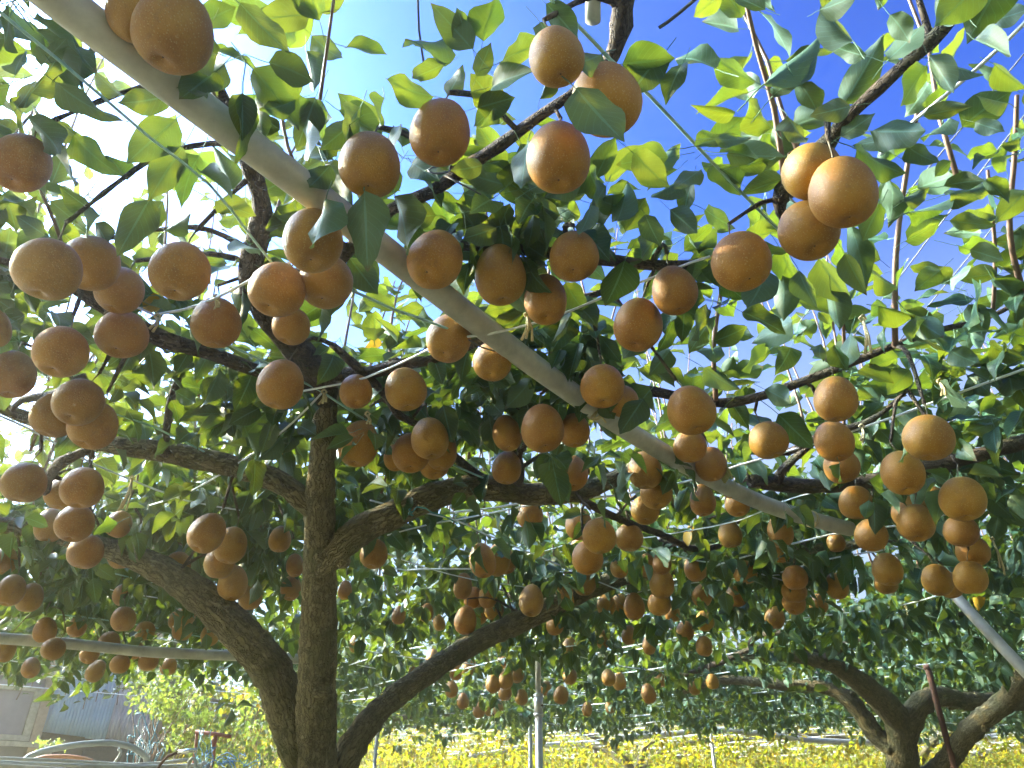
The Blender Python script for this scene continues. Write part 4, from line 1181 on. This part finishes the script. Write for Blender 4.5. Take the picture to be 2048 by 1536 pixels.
wire([(775, 1070, .83), (860, 1048, .83), (910, 1040, .83), (1020, 1018, .83), (1110, 1000, .83)], 'pale wire meeting the hook on the big limb', M_WIRE, .0015)
wire([(-40, 1104, .86), (80, 1120, .86), (165, 1132, .86), (300, 1165, .85), (430, 1205, .85)], 'wire along the left limb tip', M_GREENWIRE, .0016)
wire([(160, 1160, .85), (235, 1183, .85), (340, 1200, .84), (450, 1225, .84)], 'wire crossing the upper pear left of the limb', M_WIRE, .0014)
wire([(30, 1220, .84), (110, 1228, .84), (230, 1243, .83), (345, 1262, .83), (490, 1292, .82)], 'lowest green wire at left above the shed', M_GREENWIRE, .0019)
wire([(765, 1141, .84), (790, 1137, .83), (815, 1141, .84), (840, 1138, .84), (940, 1138, .84), (1010, 1140, .84)], 'wavy bright wire left of the egg shaped pears', M_WIRE, .0018)
wire([(770, 1106, .84), (850, 1135, .84), (950, 1160, .83), (1060, 1175, .83)], 'wire crossing the wavy one', M_WIRE, .0014)
wire([(1040, 1112, .85), (1095, 1100, .85), (1160, 1085, .85), (1300, 1075, .85), (1480, 1040, .85), (1560, 1005, .86), (1650, 980, .86), (1800, 950, .87), (1960, 912, .88), (2060, 880, .88)], 'thin wire passing under the pipe and the right limb', M_WIRE, .0013)
wire([(1180, 1050, .84), (1250, 1080, .84), (1320, 1104, .84), (1400, 1122, .84), (1440, 1130, .84), (1530, 1150, .84), (1620, 1180, .84)], 'wire running down to the knot on the lower limb', M_WIRE, .0017)
wire([(1340, 1162, .83), (1370, 1153, .83), (1440, 1128, .83), (1540, 1099, .84), (1660, 1070, .84), (1760, 1056, .85), (1830, 1045, .85), (1960, 1010, .86)], 'bright wire through the knot on the lower limb', M_WIRE, .002)
wire([(1560, 1145, .85), (1640, 1122, .85), (1710, 1109, .85), (1800, 1095, .86)], 'short bright wire above the triple stack', M_WIRE, .0018)
wire([(1250, 1190, .85), (1340, 1172, .85), (1440, 1160, .85), (1560, 1150, .85)], 'thin wire between the limb end and the triple stack', M_WIRE, .0013)
wire([(1180, 1310, .86), (1260, 1292, .86), (1400, 1268, .86), (1500, 1258, .86), (1580, 1240, .86), (1780, 1215, .87), (1900, 1185, .88)], 'wire below the low clear pairs of pears', M_WIRE, .0017)
wire([(1380, 1260, .85), (1440, 1285, .86), (1500, 1312, .87)], 'short wire falling behind the clear pears', M_WIRE, .0013)
wire([(1760, 1210, .88), (1850, 1230, .88), (1950, 1262, .87), (2060, 1330, .86)], 'slack wire crossing the prop pipe', M_WIRE, .0016)
# the grid further out, two families of wires at right angles
AD, BD = np.array([.67, -.742]), np.array([.742, .67])
def grid(dirv, nrmv, offs, lab):
    for q in offs:
        pts = []
        for s in np.arange(-30, 30, .25):
            p = nrmv * q + dirv * s
            if 4.2 < p[1] < 15.5 and -4.5 < p[0] < 9.5 and not (p[0] < -1.6 and p[1] > 6): pts.append(p)
        if len(pts) < 6: continue
        L = len(pts)
        ph = random.uniform(0, 6)
        z = CZ + H0 + random.uniform(-.07, -.02)
        Q = [Vector((p[0], p[1], z - .02 * math.sin(k * .6 + ph) ** 2)) for k, p in enumerate(pts)]
        tag(MB().tube(Q, .0034, 4).build('trellis_wire', M_WIRE), lab, 'wire', 'far trellis wires')
grid(AD, BD, np.arange(-1.2, 15, .55), 'far galvanised wire of the distant grid running from far left to near right')
grid(BD, AD, np.arange(-12, 6, .62), 'far galvanised wire of the distant grid running from near left to far right')

# ------------------------------------------------------------------ ties of straw twine and wire
TG = 'ties on wires and branches'
def tie_hang(x, y, d, L, label, n=3):
    p = at(x, y, d); m = MB()
    m.tube([p + Vector((-.006, 0, .004)), p + Vector((0, -.004, .008)), p + Vector((.006, 0, .003)), p + Vector((0, .004, -.002)), p + Vector((-.006, 0, .004))], .0028, 5)
    for k in range(n):
        a = Vector((random.uniform(-.012, .012), random.uniform(-.012, .012), -L * random.uniform(.6, 1)))
        m.tube([p, p + a * .5 + Vector((.004, 0, 0)), p + a], [.0026, .002, .003], 5)
    tag(m.build('twine_tie', M_STRAW), label, 'tie', TG)
def tie_ring(x, y, d, R, axis, label):
    p = at(x, y, d); axis = axis.normalized(); s = axis.cross(Vector((0, 0, 1))).normalized(); t = axis.cross(s); m = MB()
    for o in (-.004, .004):
        m.tube([p + axis * (o + .0015 * math.sin(k)) + (s * math.cos(k * math.pi / 9) + t * math.sin(k * math.pi / 9)) * R for k in range(19)], .0022, 5)
    for k in range(3):
        m.tube([p - t * 0 + Vector((0, -R, -R * .6)), p + Vector((random.uniform(-.02, .02), -R - .004, -R * 1.2 - random.uniform(.005, .025)))], .0024, 5)
    tag(m.build('twine_tie', M_STRAW), label, 'tie', TG)
ax = (at_h(1250, 858, .838) - at_h(1130, 776, .84))
tie_ring(1192, 819, .84 / up_of(819), .0262, ax, 'yellowish twine tied round the thick pipe under the knobbly branch')
ax2 = (at_h(1600, 1032, .82) - at_h(1500, 996, .828))
o_ = tie_ring(1622, 1038, .819 / up_of(1038), .026, ax2, 'dark twine loop round the end of the thick pipe')
tie_hang(1726, 640, 1.42, .075, 'long straw tie hanging from a wire under the blue sky')
tie_hang(1880, 765, 1.75, .04, 'straw tie where the reddish branch meets a wire at right')
tie_hang(1724, 855, 1.9, .04, 'frayed straw tie at the end of the bright white wire')
tie_hang(1055, 632, 1.42, .06, 'straw tie hanging between two pears over the wire')
tie_hang(648, 786, 1.72, .03, 'straw tie on the cut trunk top')
tie_hang(315, 636, 1.45, .035, 'straw tie at the wire end left of the dark limb')
tie_hang(432, 598, 1.42, .03, 'pale tie at the side of the dark main limb')
tie_hang(1441, 1128, 3.0, .035, 'little straw tie knotted on the lower limb wires')
tie_hang(1085, 1100, 2.8, .03, 'small straw tie on the wire by the yellow pear')
tie_hang(264, 958, 1.95, .10, 'long grassy tie hanging from the low left limb')
tie_hang(735, 830, 1.75, .03, 'straw tie on the green wire right of the trunk')
tie_hang(1985, 1080, 2.3, .12, 'long pale tie beside the stacked pears at right')
tie_hang(1585, 1345, 5.0, .10, 'pale tie hanging from the far wires before the second tree')
tie_hang(1812, 1215, 3.5, .08, 'pale tie hanging over leaves by the prop pipe')
# wire loop on the upper branch, knot on the pipe, hook on the limb
p = at(878, 340, 1.22); m = MB()
m.tube([p + (Vector((math.cos(k * math.pi / 8), .3 * math.sin(k * math.pi / 8), .75 * math.sin(k * math.pi / 8))) * .018) for k in range(17)], .0016, 5)
m.tube([p + Vector((.01, 0, -.012)), p + Vector((.035, 0, -.03)), p + Vector((.07, .01, -.045))], .0016, 5)
tag(m.build('wire_loop', M_DARKWIRE), 'round dark wire loop on the upper branch under a pear', 'wire loop')
p = at(912, 668, .82 / up_of(668)); m = MB()
m.tube([p + Vector((.004 * math.cos(k * .9) , .004 * math.sin(k * .9), -.012 + .0022 * k)) for k in range(14)], .0015, 5)
m.tube([p, p + Vector((.02, .01, -.004)), p + Vector((.05, .03, -.012)), p + Vector((.075, .05, -.008))], .0016, 5)
tag(m.build('wire_knot', M_DARKWIRE), 'dark twisted wire knot hanging under the thick pipe', 'wire knot')
p = at(822, 1022, 2.06); m = MB()
m.tube([p + Vector((.0, 0, -.01)), p + Vector((.015, 0, .012)), p + Vector((.04, 0, .008)), p + Vector((.06, 0, -.006)), p + Vector((.09, .01, -.01)), p + Vector((.13, .02, -.03))], .0022, 5)
m.tube([p + Vector((.006 * math.cos(k), .006 * math.sin(k), -.012 + .0015 * k)) for k in range(12)], .0022, 5)
tag(m.build('wire_hook', mat_simple('green_plastic_wire', (.02, .16, .15), (.05, .26, .24), 40, .5)), 'green wire hook twisted over the big limb', 'wire hook')
# curled dry leaf on the pipe
o = bpy.data.objects.new('dry_leaf', template_mesh(leaf_template(8, 4, .45, .6, .12, .4, 99), leaf_material('dry_leaf', (.20, .17, .05), (.30, .27, .12), (.5, .4, .08), .3), 'dry_leaf'))
p = at(1462, 952, 2.05); L = .062
M = Matrix.Translation(p) @ Matrix.Rotation(math.radians(200), 4, 'X') @ Matrix.Rotation(.6, 4, 'Z') @ Matrix.Diagonal((L * .6, L, L, 1))
o.matrix_basis = M; col.objects.link(o)
tag(o, 'curled yellowing leaf stuck to the thick pipe above its end', 'leaf')

# ------------------------------------------------------------------ shed
WA, WB = at(-100, 1480, 7.1), at(330, 1483, 8.3)
wx = Vector((WB.x - WA.x, WB.y - WA.y, 0)).normalized(); wn_ = Vector((wx.y, -wx.x, 0))   # wn_ points to the eye
WM = Matrix(((wx.x, -wn_.x, 0, WA.x), (wx.y, -wn_.y, 0, WA.y), (0, 0, 1, 0), (0, 0, 0, 1)))
def on_wall(px, py):
    d = (at(px, py, 1.0) - cam.location)
    k = (WA - cam.location).dot(wn_) / d.dot(wn_)
    q = WM.inverted() @ (cam.location + d * k)
    return q.x, q.z
shed = empty('shed', (WA.x, WA.y, 0))
tag(shed, 'ramshackle shed with screen window and corrugated metal walls', 'shed')
M_WOOD = mat_simple('weathered_pale_timber', (.30, .26, .16), (.52, .47, .32), 22, .8)
M_TAN = mat_simple('tan_plank', (.36, .25, .14), (.50, .38, .24), 18, .8)
M_DARKWOOD = mat_simple('dark_timber', (.06, .045, .03), (.14, .10, .065), 14, .85)
M_SCREEN = mat_simple('dusty_window_screen', (.17, .145, .16), (.27, .22, .23), 3.5, .45, 0, 0)
def sheet_mat(name, c1, c2, stain):
    m, nt, b = new_mat(name)
    tc = nt.nodes.new('ShaderNodeTexCoord')
    mp = nt.nodes.new('ShaderNodeMapping'); mp.inputs['Scale'].default_value = (9, 9, 1.2)
    nt.links.new(tc.outputs['Object'], mp.inputs['Vector'])
    n1 = noise(nt, 1.0, 5, .6, mp.outputs[0]); n2 = noise(nt, 7, 5, .65, tc.outputs['Object'])
    r = ramp(nt, [(.35, c1), (.65, c2)]); nt.links.new(n2.outputs['Fac'], r.inputs['Fac'])
    s = ramp(nt, [(.56, (0, 0, 0)), (.70, (1, 1, 1))]); nt.links.new(n1.outputs['Fac'], s.inputs['Fac'])
    nt.links.new(mixc(nt, mathn(nt, 'MULTIPLY', s.outputs[0], .6), r.outputs[0], stain), b.inputs['Base Color'])
    b.inputs['Roughness'].default_value = .55
    return m
M_BLUE = sheet_mat('faded_blue_sheet', (.34, .47, .56), (.42, .55, .64), (.42, .42, .36))
M_PINK = sheet_mat('bare_galvanised_sheet', (.50, .46, .47), (.66, .61, .62), (.36, .28, .22))
def corrugated(name, x0, x1, zb0, zb1, zt0, zt1, y, mat, shear=0.0, label=None):
    pitch = .032; n = int((x1 - x0) / pitch * 6); V = []; Fc = []
    for th in (0, .0012):
        for i in range(n + 1):
            t = i / n
            x = x0 + (x1 - x0) * t; yy = y - th + .0055 * math.sin(x / pitch * 2 * math.pi)
            zb = zb0 + (zb1 - zb0) * t; zt = zt0 + (zt1 - zt0) * t
            for j in range(5):
                s = j / 4
                V.append(WM @ Vector((x + shear * s, yy + .004 * math.sin(s * 4 + x * 3), zb + (zt - zb) * s)))
    W = 5; half = (n + 1) * W
    for i in range(n):
        for j in range(4):
            a = i * W + j
            Fc.append((a, a + W, a + W + 1, a + 1)); b2 = a + half; Fc.append((b2, b2 + 1, b2 + W + 1, b2 + W))
    for i in range(n): a = i * W; Fc.append((a, a + half, a + W + half, a + W))
    for j in range(4): Fc.append((j, j + 1, j + 1 + half, j + half)); a = n * W + j; Fc.append((a, a + half, a + half + 1, a + 1))
    m = MB(); m.add(V, Fc)
    o = m.build(name, mat, shed); 
    if label: o['label'] = label
    return o
x0, zb0 = on_wall(77, 1463); x1, zb1 = on_wall(168, 1475); x2, zb2 = on_wall(207, 1482)
_, zt = on_wall(100, 1300)
corrugated('corrugated_sheet', x0, x1 + .03, zb0, zb1, zt, zt + .01, -.02, M_BLUE, .02, 'faded blue corrugated sheet')
corrugated('corrugated_sheet', x1, x2, zb1 - .01, zb2, zt, zt, -.034, M_BLUE, .02, 'faded blue corrugated sheet overlapping its neighbour')
x3, zb3 = on_wall(208, 1476); x4, zb4 = on_wall(290, 1488)
corrugated('corrugated_sheet', x3 + .012, x4, zb3, zb4, zt + .02, zt + .02, -.012, M_PINK, .02, 'bare pinkish grey corrugated sheet')
def wbox(name, xa, xb, za, zb, ya, yb, mat):
    m = MB(); m.box(((xa + xb) / 2, (ya + yb) / 2, (za + zb) / 2), (abs(xb - xa), abs(yb - ya), abs(zb - za)), WM)
    return m.build(name, mat, shed, smooth=False)
xa, za = on_wall(300, 1440); xb, zb_ = on_wall(325, 1497)
wbox('plank', xa, xb + .02, zb_, za + .15, -.05, -.02, M_TAN)
xl, _ = on_wall(-160, 1480)
xp0, zlo = on_wall(57, 1478); xp1, _ = on_wall(77, 1478)
wbox('timber_post', xp0, xp1, .0, zt, -.085, -.002, M_TAN)
_, z1 = on_wall(20, 1345); _, z1b = on_wall(20, 1352)
_, z2 = on_wall(20, 1371); _, z2b = on_wall(20, 1380)
_, z3 = on_wall(20, 1470); _, z3b = on_wall(20, 1481)
_, z4 = on_wall(20, 1484); _, z4b = on_wall(20, 1494)
for a, b2 in ((z1b, z1), (z2b, z2), (z3b, z3)):
    wbox('window_rail', xl, xp0 - .002, a, b2, -.06, .02, M_WOOD)
wbox('window_sill', xl, xp1 + .08, z4b, z4, -.14, -.09, M_WOOD)
wbox('window_stile', xp0 - .075, xp0 - .004, z3 + .002, z2b - .002, -.055, .012, M_WOOD)
wbox('window_screen', xl, xp0 - .077, z3 + .001, z2b - .001, -.02, -.005, M_SCREEN)
wbox('window_screen', xl, xp0 - .004, z2 + .001, z1b - .001, -.02, -.005, M_SCREEN)
wbox('upper_board', xl, xp0 - .004, z1 + .001, zt + .1, -.03, -.004, M_SCREEN)
wbox('back_wall', xl, x4 + .3, .0, zt + .35, .05, .12, M_DARKWOOD)
for k in range(5):
    xx = xl + (x4 + .2 - xl) * (k + .5) / 5.5
    wbox('underboard', xx, xx + .12, 0, z4b - .004, -.02, .04, M_WOOD if k == 2 else M_DARKWOOD)
rf = MB(); rf.box(((xl + x4) / 2 + .2, .55, zt + .42), (x4 - xl + .6, 1.5, .05), WM); rf.build('roof', M_PINK, shed, False)
sw = MB(); sw.box((x4 + .27, .7, (zt + .3) / 2), (.05, 1.15, zt + .3), WM); sw.build('side_wall', M_DARKWOOD, shed, False)

# ------------------------------------------------------------------ clutter on the pipe rack in front of the shed
M_HOSE = mat_simple('grey_hose', (.30, .31, .29), (.42, .43, .40), 20, .55)
M_ORANGE = mat_simple('orange_hose', (.50, .20, .08), (.62, .30, .13), 20, .5)
M_RED = mat_simple('faded_red_paint', (.30, .08, .05), (.38, .13, .09), 25, .5)
M_SHINY = mat_simple('bright_tin_tube', (.7, .7, .7), (.8, .8, .8), 20, .25, .9, 0)
M_BLUECORD = mat_simple('blue_cord', (.04, .16, .38), (.09, .28, .55), 60, .6)
M_TEAL = mat_simple('teal_strap', (.06, .22, .28), (.20, .38, .44), 60, .6)
CD = 4.6
px_tube('bent_pipe', [(20, 1545, CD), (60, 1512, CD + .02), (110, 1497, CD + .05), (170, 1488, CD + .1), (225, 1486, CD + .15), (268, 1496, CD + .2), (292, 1515, CD + .22), (298, 1540, CD + .24), (298, 1575, CD + .24), .019], M_HOSE, 'thick grey hose bent in a bow below the blue sheets', 'hose')
RACK = 'pipes lying in the rack by the shed'
px_tube('rack_pipe', [(-120, 1508, CD - .2), (0, 1517, CD - .1), (120, 1522, CD), (240, 1529, CD + .1), (330, 1531, CD + .2), .0125], M_PIPE, 'uppermost grey pipe of the stack lying before the grey bow', 'pipe', RACK)
px_tube('rack_pipe', [(-120, 1520, CD - .26), (0, 1525, CD - .16), (130, 1530, CD - .06), (260, 1534, CD + .04), (420, 1530, CD + .14), .0125], M_HOSE, 'middle grey pipe of the stack lying before the grey bow', 'pipe', RACK)
px_tube('rack_pipe', [(-120, 1526, CD - .32), (0, 1531, CD - .22), (130, 1540, CD - .12), (200, 1548, CD - .04), .0125], M_PIPE, 'lowest grey pipe of the stack lying before the grey bow', 'pipe', RACK)
px_tube('rack_pipe', [(190, 1536, CD + .08), (250, 1531, CD + .1), (320, 1526, CD + .15), (380, 1519, CD + .2), .011], M_PIPE, 'pale pipe crossing the rack towards the grey hook fittings', 'pipe', RACK)
px_tube('orange_hose', [(62, 1520, CD + .3), (90, 1514, CD + .3), (130, 1513, CD + .32), (160, 1516, CD + .34), (185, 1522, CD + .36), .013], M_ORANGE, 'orange hose lying inside the grey bow', 'hose')
px_tube('hook_fitting', [(375, 1545, CD), (378, 1524, CD), (384, 1517, CD), (391, 1522, CD), (394, 1548, CD), .010], M_HOSE, 'left grey hook shaped hose fitting on the rack', 'fitting', 'grey hook fittings')
px_tube('hook_fitting', [(400, 1548, CD), (403, 1530, CD), (408, 1525, CD), (414, 1530, CD), (416, 1550, CD), .009], M_HOSE, 'right smaller grey hook shaped hose fitting on the rack', 'fitting', 'grey hook fittings')
px_tube('hook_fitting', [(226, 1530, CD + .4), (238, 1513, CD + .4), (242, 1503, CD + .4), (236, 1498, CD + .4), .009], M_HOSE, 'bent pale fitting standing inside the grey bow', 'fitting', 'grey hook fittings')
px_tube('dark_bar', [(300, 1560, CD - .1), (320, 1530, CD - .1), (337, 1512, CD - .1), (357, 1505, CD - .1), .0085], M_RUST, 'dark curved iron bar ending in a bright tin tube', 'bar')
px_tube('tin_tube', [(357, 1504, CD - .1), (394, 1500, CD - .1), .013], M_SHINY, 'short shiny tin tube on the end of the dark bar', 'tube')
rk = empty('red_frame', at(430, 1480, 5.2)); rk.location.z = 0
tag(rk, 'faded red metal handle frame standing among the vines', 'handle frame')
MB().tube([at(391, 1463, 5.2), at(430, 1468, 5.2), at(462, 1473, 5.2)], .0125, 8).build('crossbar', M_RED, rk)
for xx in (394, 432):
    p = at(xx, 1466, 5.2); q = at(xx - 4, 1510, 5.25)
    m = MB().tube([p, q, (q.x, q.y, 0)], .010, 8); m.build('leg', M_RED, rk)
m = MB(); p = at(430, 1480, 5.19); m.tube([p + Vector((0, 0, .03)), p + Vector((0, -.01, -.01)), p + Vector((-.005, 0, -.05))], [.014, .022, .012], 8); m.build('grip', M_RED, rk)
# rack that carries the pipes (its feet stand on the ground below the picture)
rack = empty('pipe_rack', (at(100, 1560, CD).x, at(100, 1560, CD).y, 0))
tag(rack, 'low timber rack holding grey pipes and hoses before the shed', 'rack')
pl, pr = at(-140, 1552, CD - .05), at(470, 1556, CD + .15)
zr = min(at(0, 1552, CD).z, at(300, 1556, CD).z)
MB().tube([(pl.x, pl.y, zr), (pr.x, pr.y, zr)], .03, 8).build('bearer', M_DARKWOOD, rack)
MB().tube([(pl.x, pl.y + .5, zr), (pr.x, pr.y + .5, zr)], .03, 8).build('bearer', M_DARKWOOD, rack)
for p in (pl, (pl + pr) / 2, pr):
    for dy in (0, .5):
        MB().tube([(p.x, p.y + dy, 0), (p.x, p.y + dy, zr)], .035, 8).build('leg', M_DARKWOOD, rack)
def tangle(name, x0, x1, y0, y1, d, n, r, mat, label, cat, fall=0.0):
    m = MB()
    for _ in range(n):
        x, y = random.uniform(x0, x1), random.uniform(y0, y1)
        P = [at(x, y, d + random.uniform(-.08, .08))]
        for k in range(5):
            x += random.uniform(-1, 1) * (x1 - x0) * .2; y += random.uniform(-1, 1) * (y1 - y0) * .25 + fall
            P.append(at(min(max(x, x0), x1), min(max(y, y0), y1 + fall * 4), d + random.uniform(-.08, .08)))
        Q, R = smooth_path(P, [r] * len(P), .03); m.tube(Q, R, 5)
    tag(m.build(name, mat), label, cat)
tangle('blue_cord', 405, 520, 1495, 1550, CD, 12, .003, M_BLUECORD, 'tangled bright blue cord heaped right of the grey hooks', 'cord')
tangle('strap_bundle', 255, 330, 1425, 1500, 5.6, 16, .004, M_TEAL, 'bundle of teal and grey straps hanging before the bare sheet', 'straps', 14)
tangle('strap_bundle', 385, 425, 1455, 1540, 5.0, 12, .003, M_TEAL, 'thin teal straps hanging beside the red handle frame', 'straps', 12)
tangle('pale_strings', 268, 312, 1450, 1500, 5.4, 10, .0022, M_WIRE, 'pale strings dangling in front of the strap bundle', 'strings', 16)

# vine and bush in front of the shed corner
def bush(name, label, boxes, n, size, mat, d0, d1, cat, twigs=True):
    r = empty(name, at(sum(b[0] + b[1] for b in boxes) / (2 * len(boxes)), 1500, (d0 + d1) / 2)); r.location.z = 0
    tag(r, label, cat)
    B = []
    for (xa, xb, ya, yb, share) in boxes:
        for _ in range(int(n * share)):
            B.append(to_np(at(random.uniform(xa, xb), random.uniform(ya, yb), random.uniform(d0, d1))))
    B = np.array(B); m = len(B)
    ax = rng.normal(0, 1, (m, 3)); ax[:, 2] -= .5
    nr = rng.normal(0, .6, (m, 3)); nr[:, 2] += .8
    L = rng.uniform(.6, 1.2, m) * size
    leaf_stuff('foliage', MID_T, B, ax, nr, L, L * rng.uniform(.5, .7, m), mat, r)
    t = MB()
    for _ in range(26):
        i = rng.integers(0, m); q = Vector(B[i]); b0 = Vector((r.location.x + random.uniform(-.3, .3), r.location.y + random.uniform(-.2, .2), .2))
        Q, R = smooth_path([b0, (b0 + q) / 2 + Vector((random.uniform(-.15, .15), random.uniform(-.1, .1), .1)), q], [.006, .004, .002], .08)
        t.tube(Q, R, 4)
    tag(t.build('stems', M_SHOOT, r), kind='stuff')
bush('vine', 'tangled brownish green vine climbing over the bare sheet', [(255, 330, 1345, 1420, .3), (300, 420, 1340, 1440, .9), (330, 440, 1420, 1500, .5), (60, 130, 1478, 1500, .06)], 620, .05, M_BUSH, 5.4, 6.3, 'vine')
bush('shrub', 'leafy shrub low behind the red handle frame', [(430, 600, 1440, 1545, .7), (380, 470, 1480, 1545, .4), (470, 600, 1380, 1460, .4)], 520, .055, M_BUSH, 5.6, 6.6, 'shrub')
bush('shrub', 'bright yellow sunlit shrub glowing left of the trunk', [(400, 600, 1370, 1480, 1.0), (330, 420, 1400, 1520, .35)], 900, .075, M_FAR_SUNLIT, 7.0, 9.0, 'shrub')

# ------------------------------------------------------------------ far hedge closing the view
hr = empty('hedge', (2, 24, 0)); tag(hr, 'tall sunlit hedge closing off the far end of the orchard', 'hedge')
n = 42000
X = rng.uniform(-16, 22, n); Z = rng.uniform(0, 3.6, n) + .4 * clump(X, X * 0, 4, 11); Y = 22.5 + rng.normal(0, .5, n) + .6 * clump(X, Z, 2.0, 12)
ax_ = rng.normal(0, 1, (n, 3)); nr_ = rng.normal(0, .7, (n, 3)); nr_[:, 2] += .6; nr_[:, 1] -= .3
L = rng.uniform(.08, .14, n)
leaf_stuff('foliage', FAR_T, np.stack([X, Y, Z], 1), ax_, nr_, L, L * .65, M_FAR_SUNLIT, hr)
t = MB()
for k in range(60):
    x = -15 + k * .6; t.tube([(x, 22.8, 0), (x + random.uniform(-.2, .2), 22.8, 1.4), (x + random.uniform(-.4, .4), 22.7, 2.6)], [.05, .04, .02], 6)
tag(t.build('stems', M_BARK2, hr), kind='stuff')
# ------------------------------------------------------------------ thin haze volume added to imitate the veil of lens flare
m = bpy.data.materials.new('flare_haze_air'); m.use_nodes = True
nt = m.node_tree; nt.nodes.clear()
pv = nt.nodes.new('ShaderNodeVolumePrincipled')
pv.inputs['Color'].default_value = (0.99, 0.89, 0.66, 1)
pv.inputs['Density'].default_value = 0.023
pv.inputs['Anisotropy'].default_value = 0.82
out = nt.nodes.new('ShaderNodeOutputMaterial')
nt.links.new(pv.outputs[0], out.inputs['Volume'])
hz = MB(); hz.box((3, 8.5, 1.8), (42, 40, 5.6))
tag(hz.build('flare_haze', m, None, False), kind='stuff')
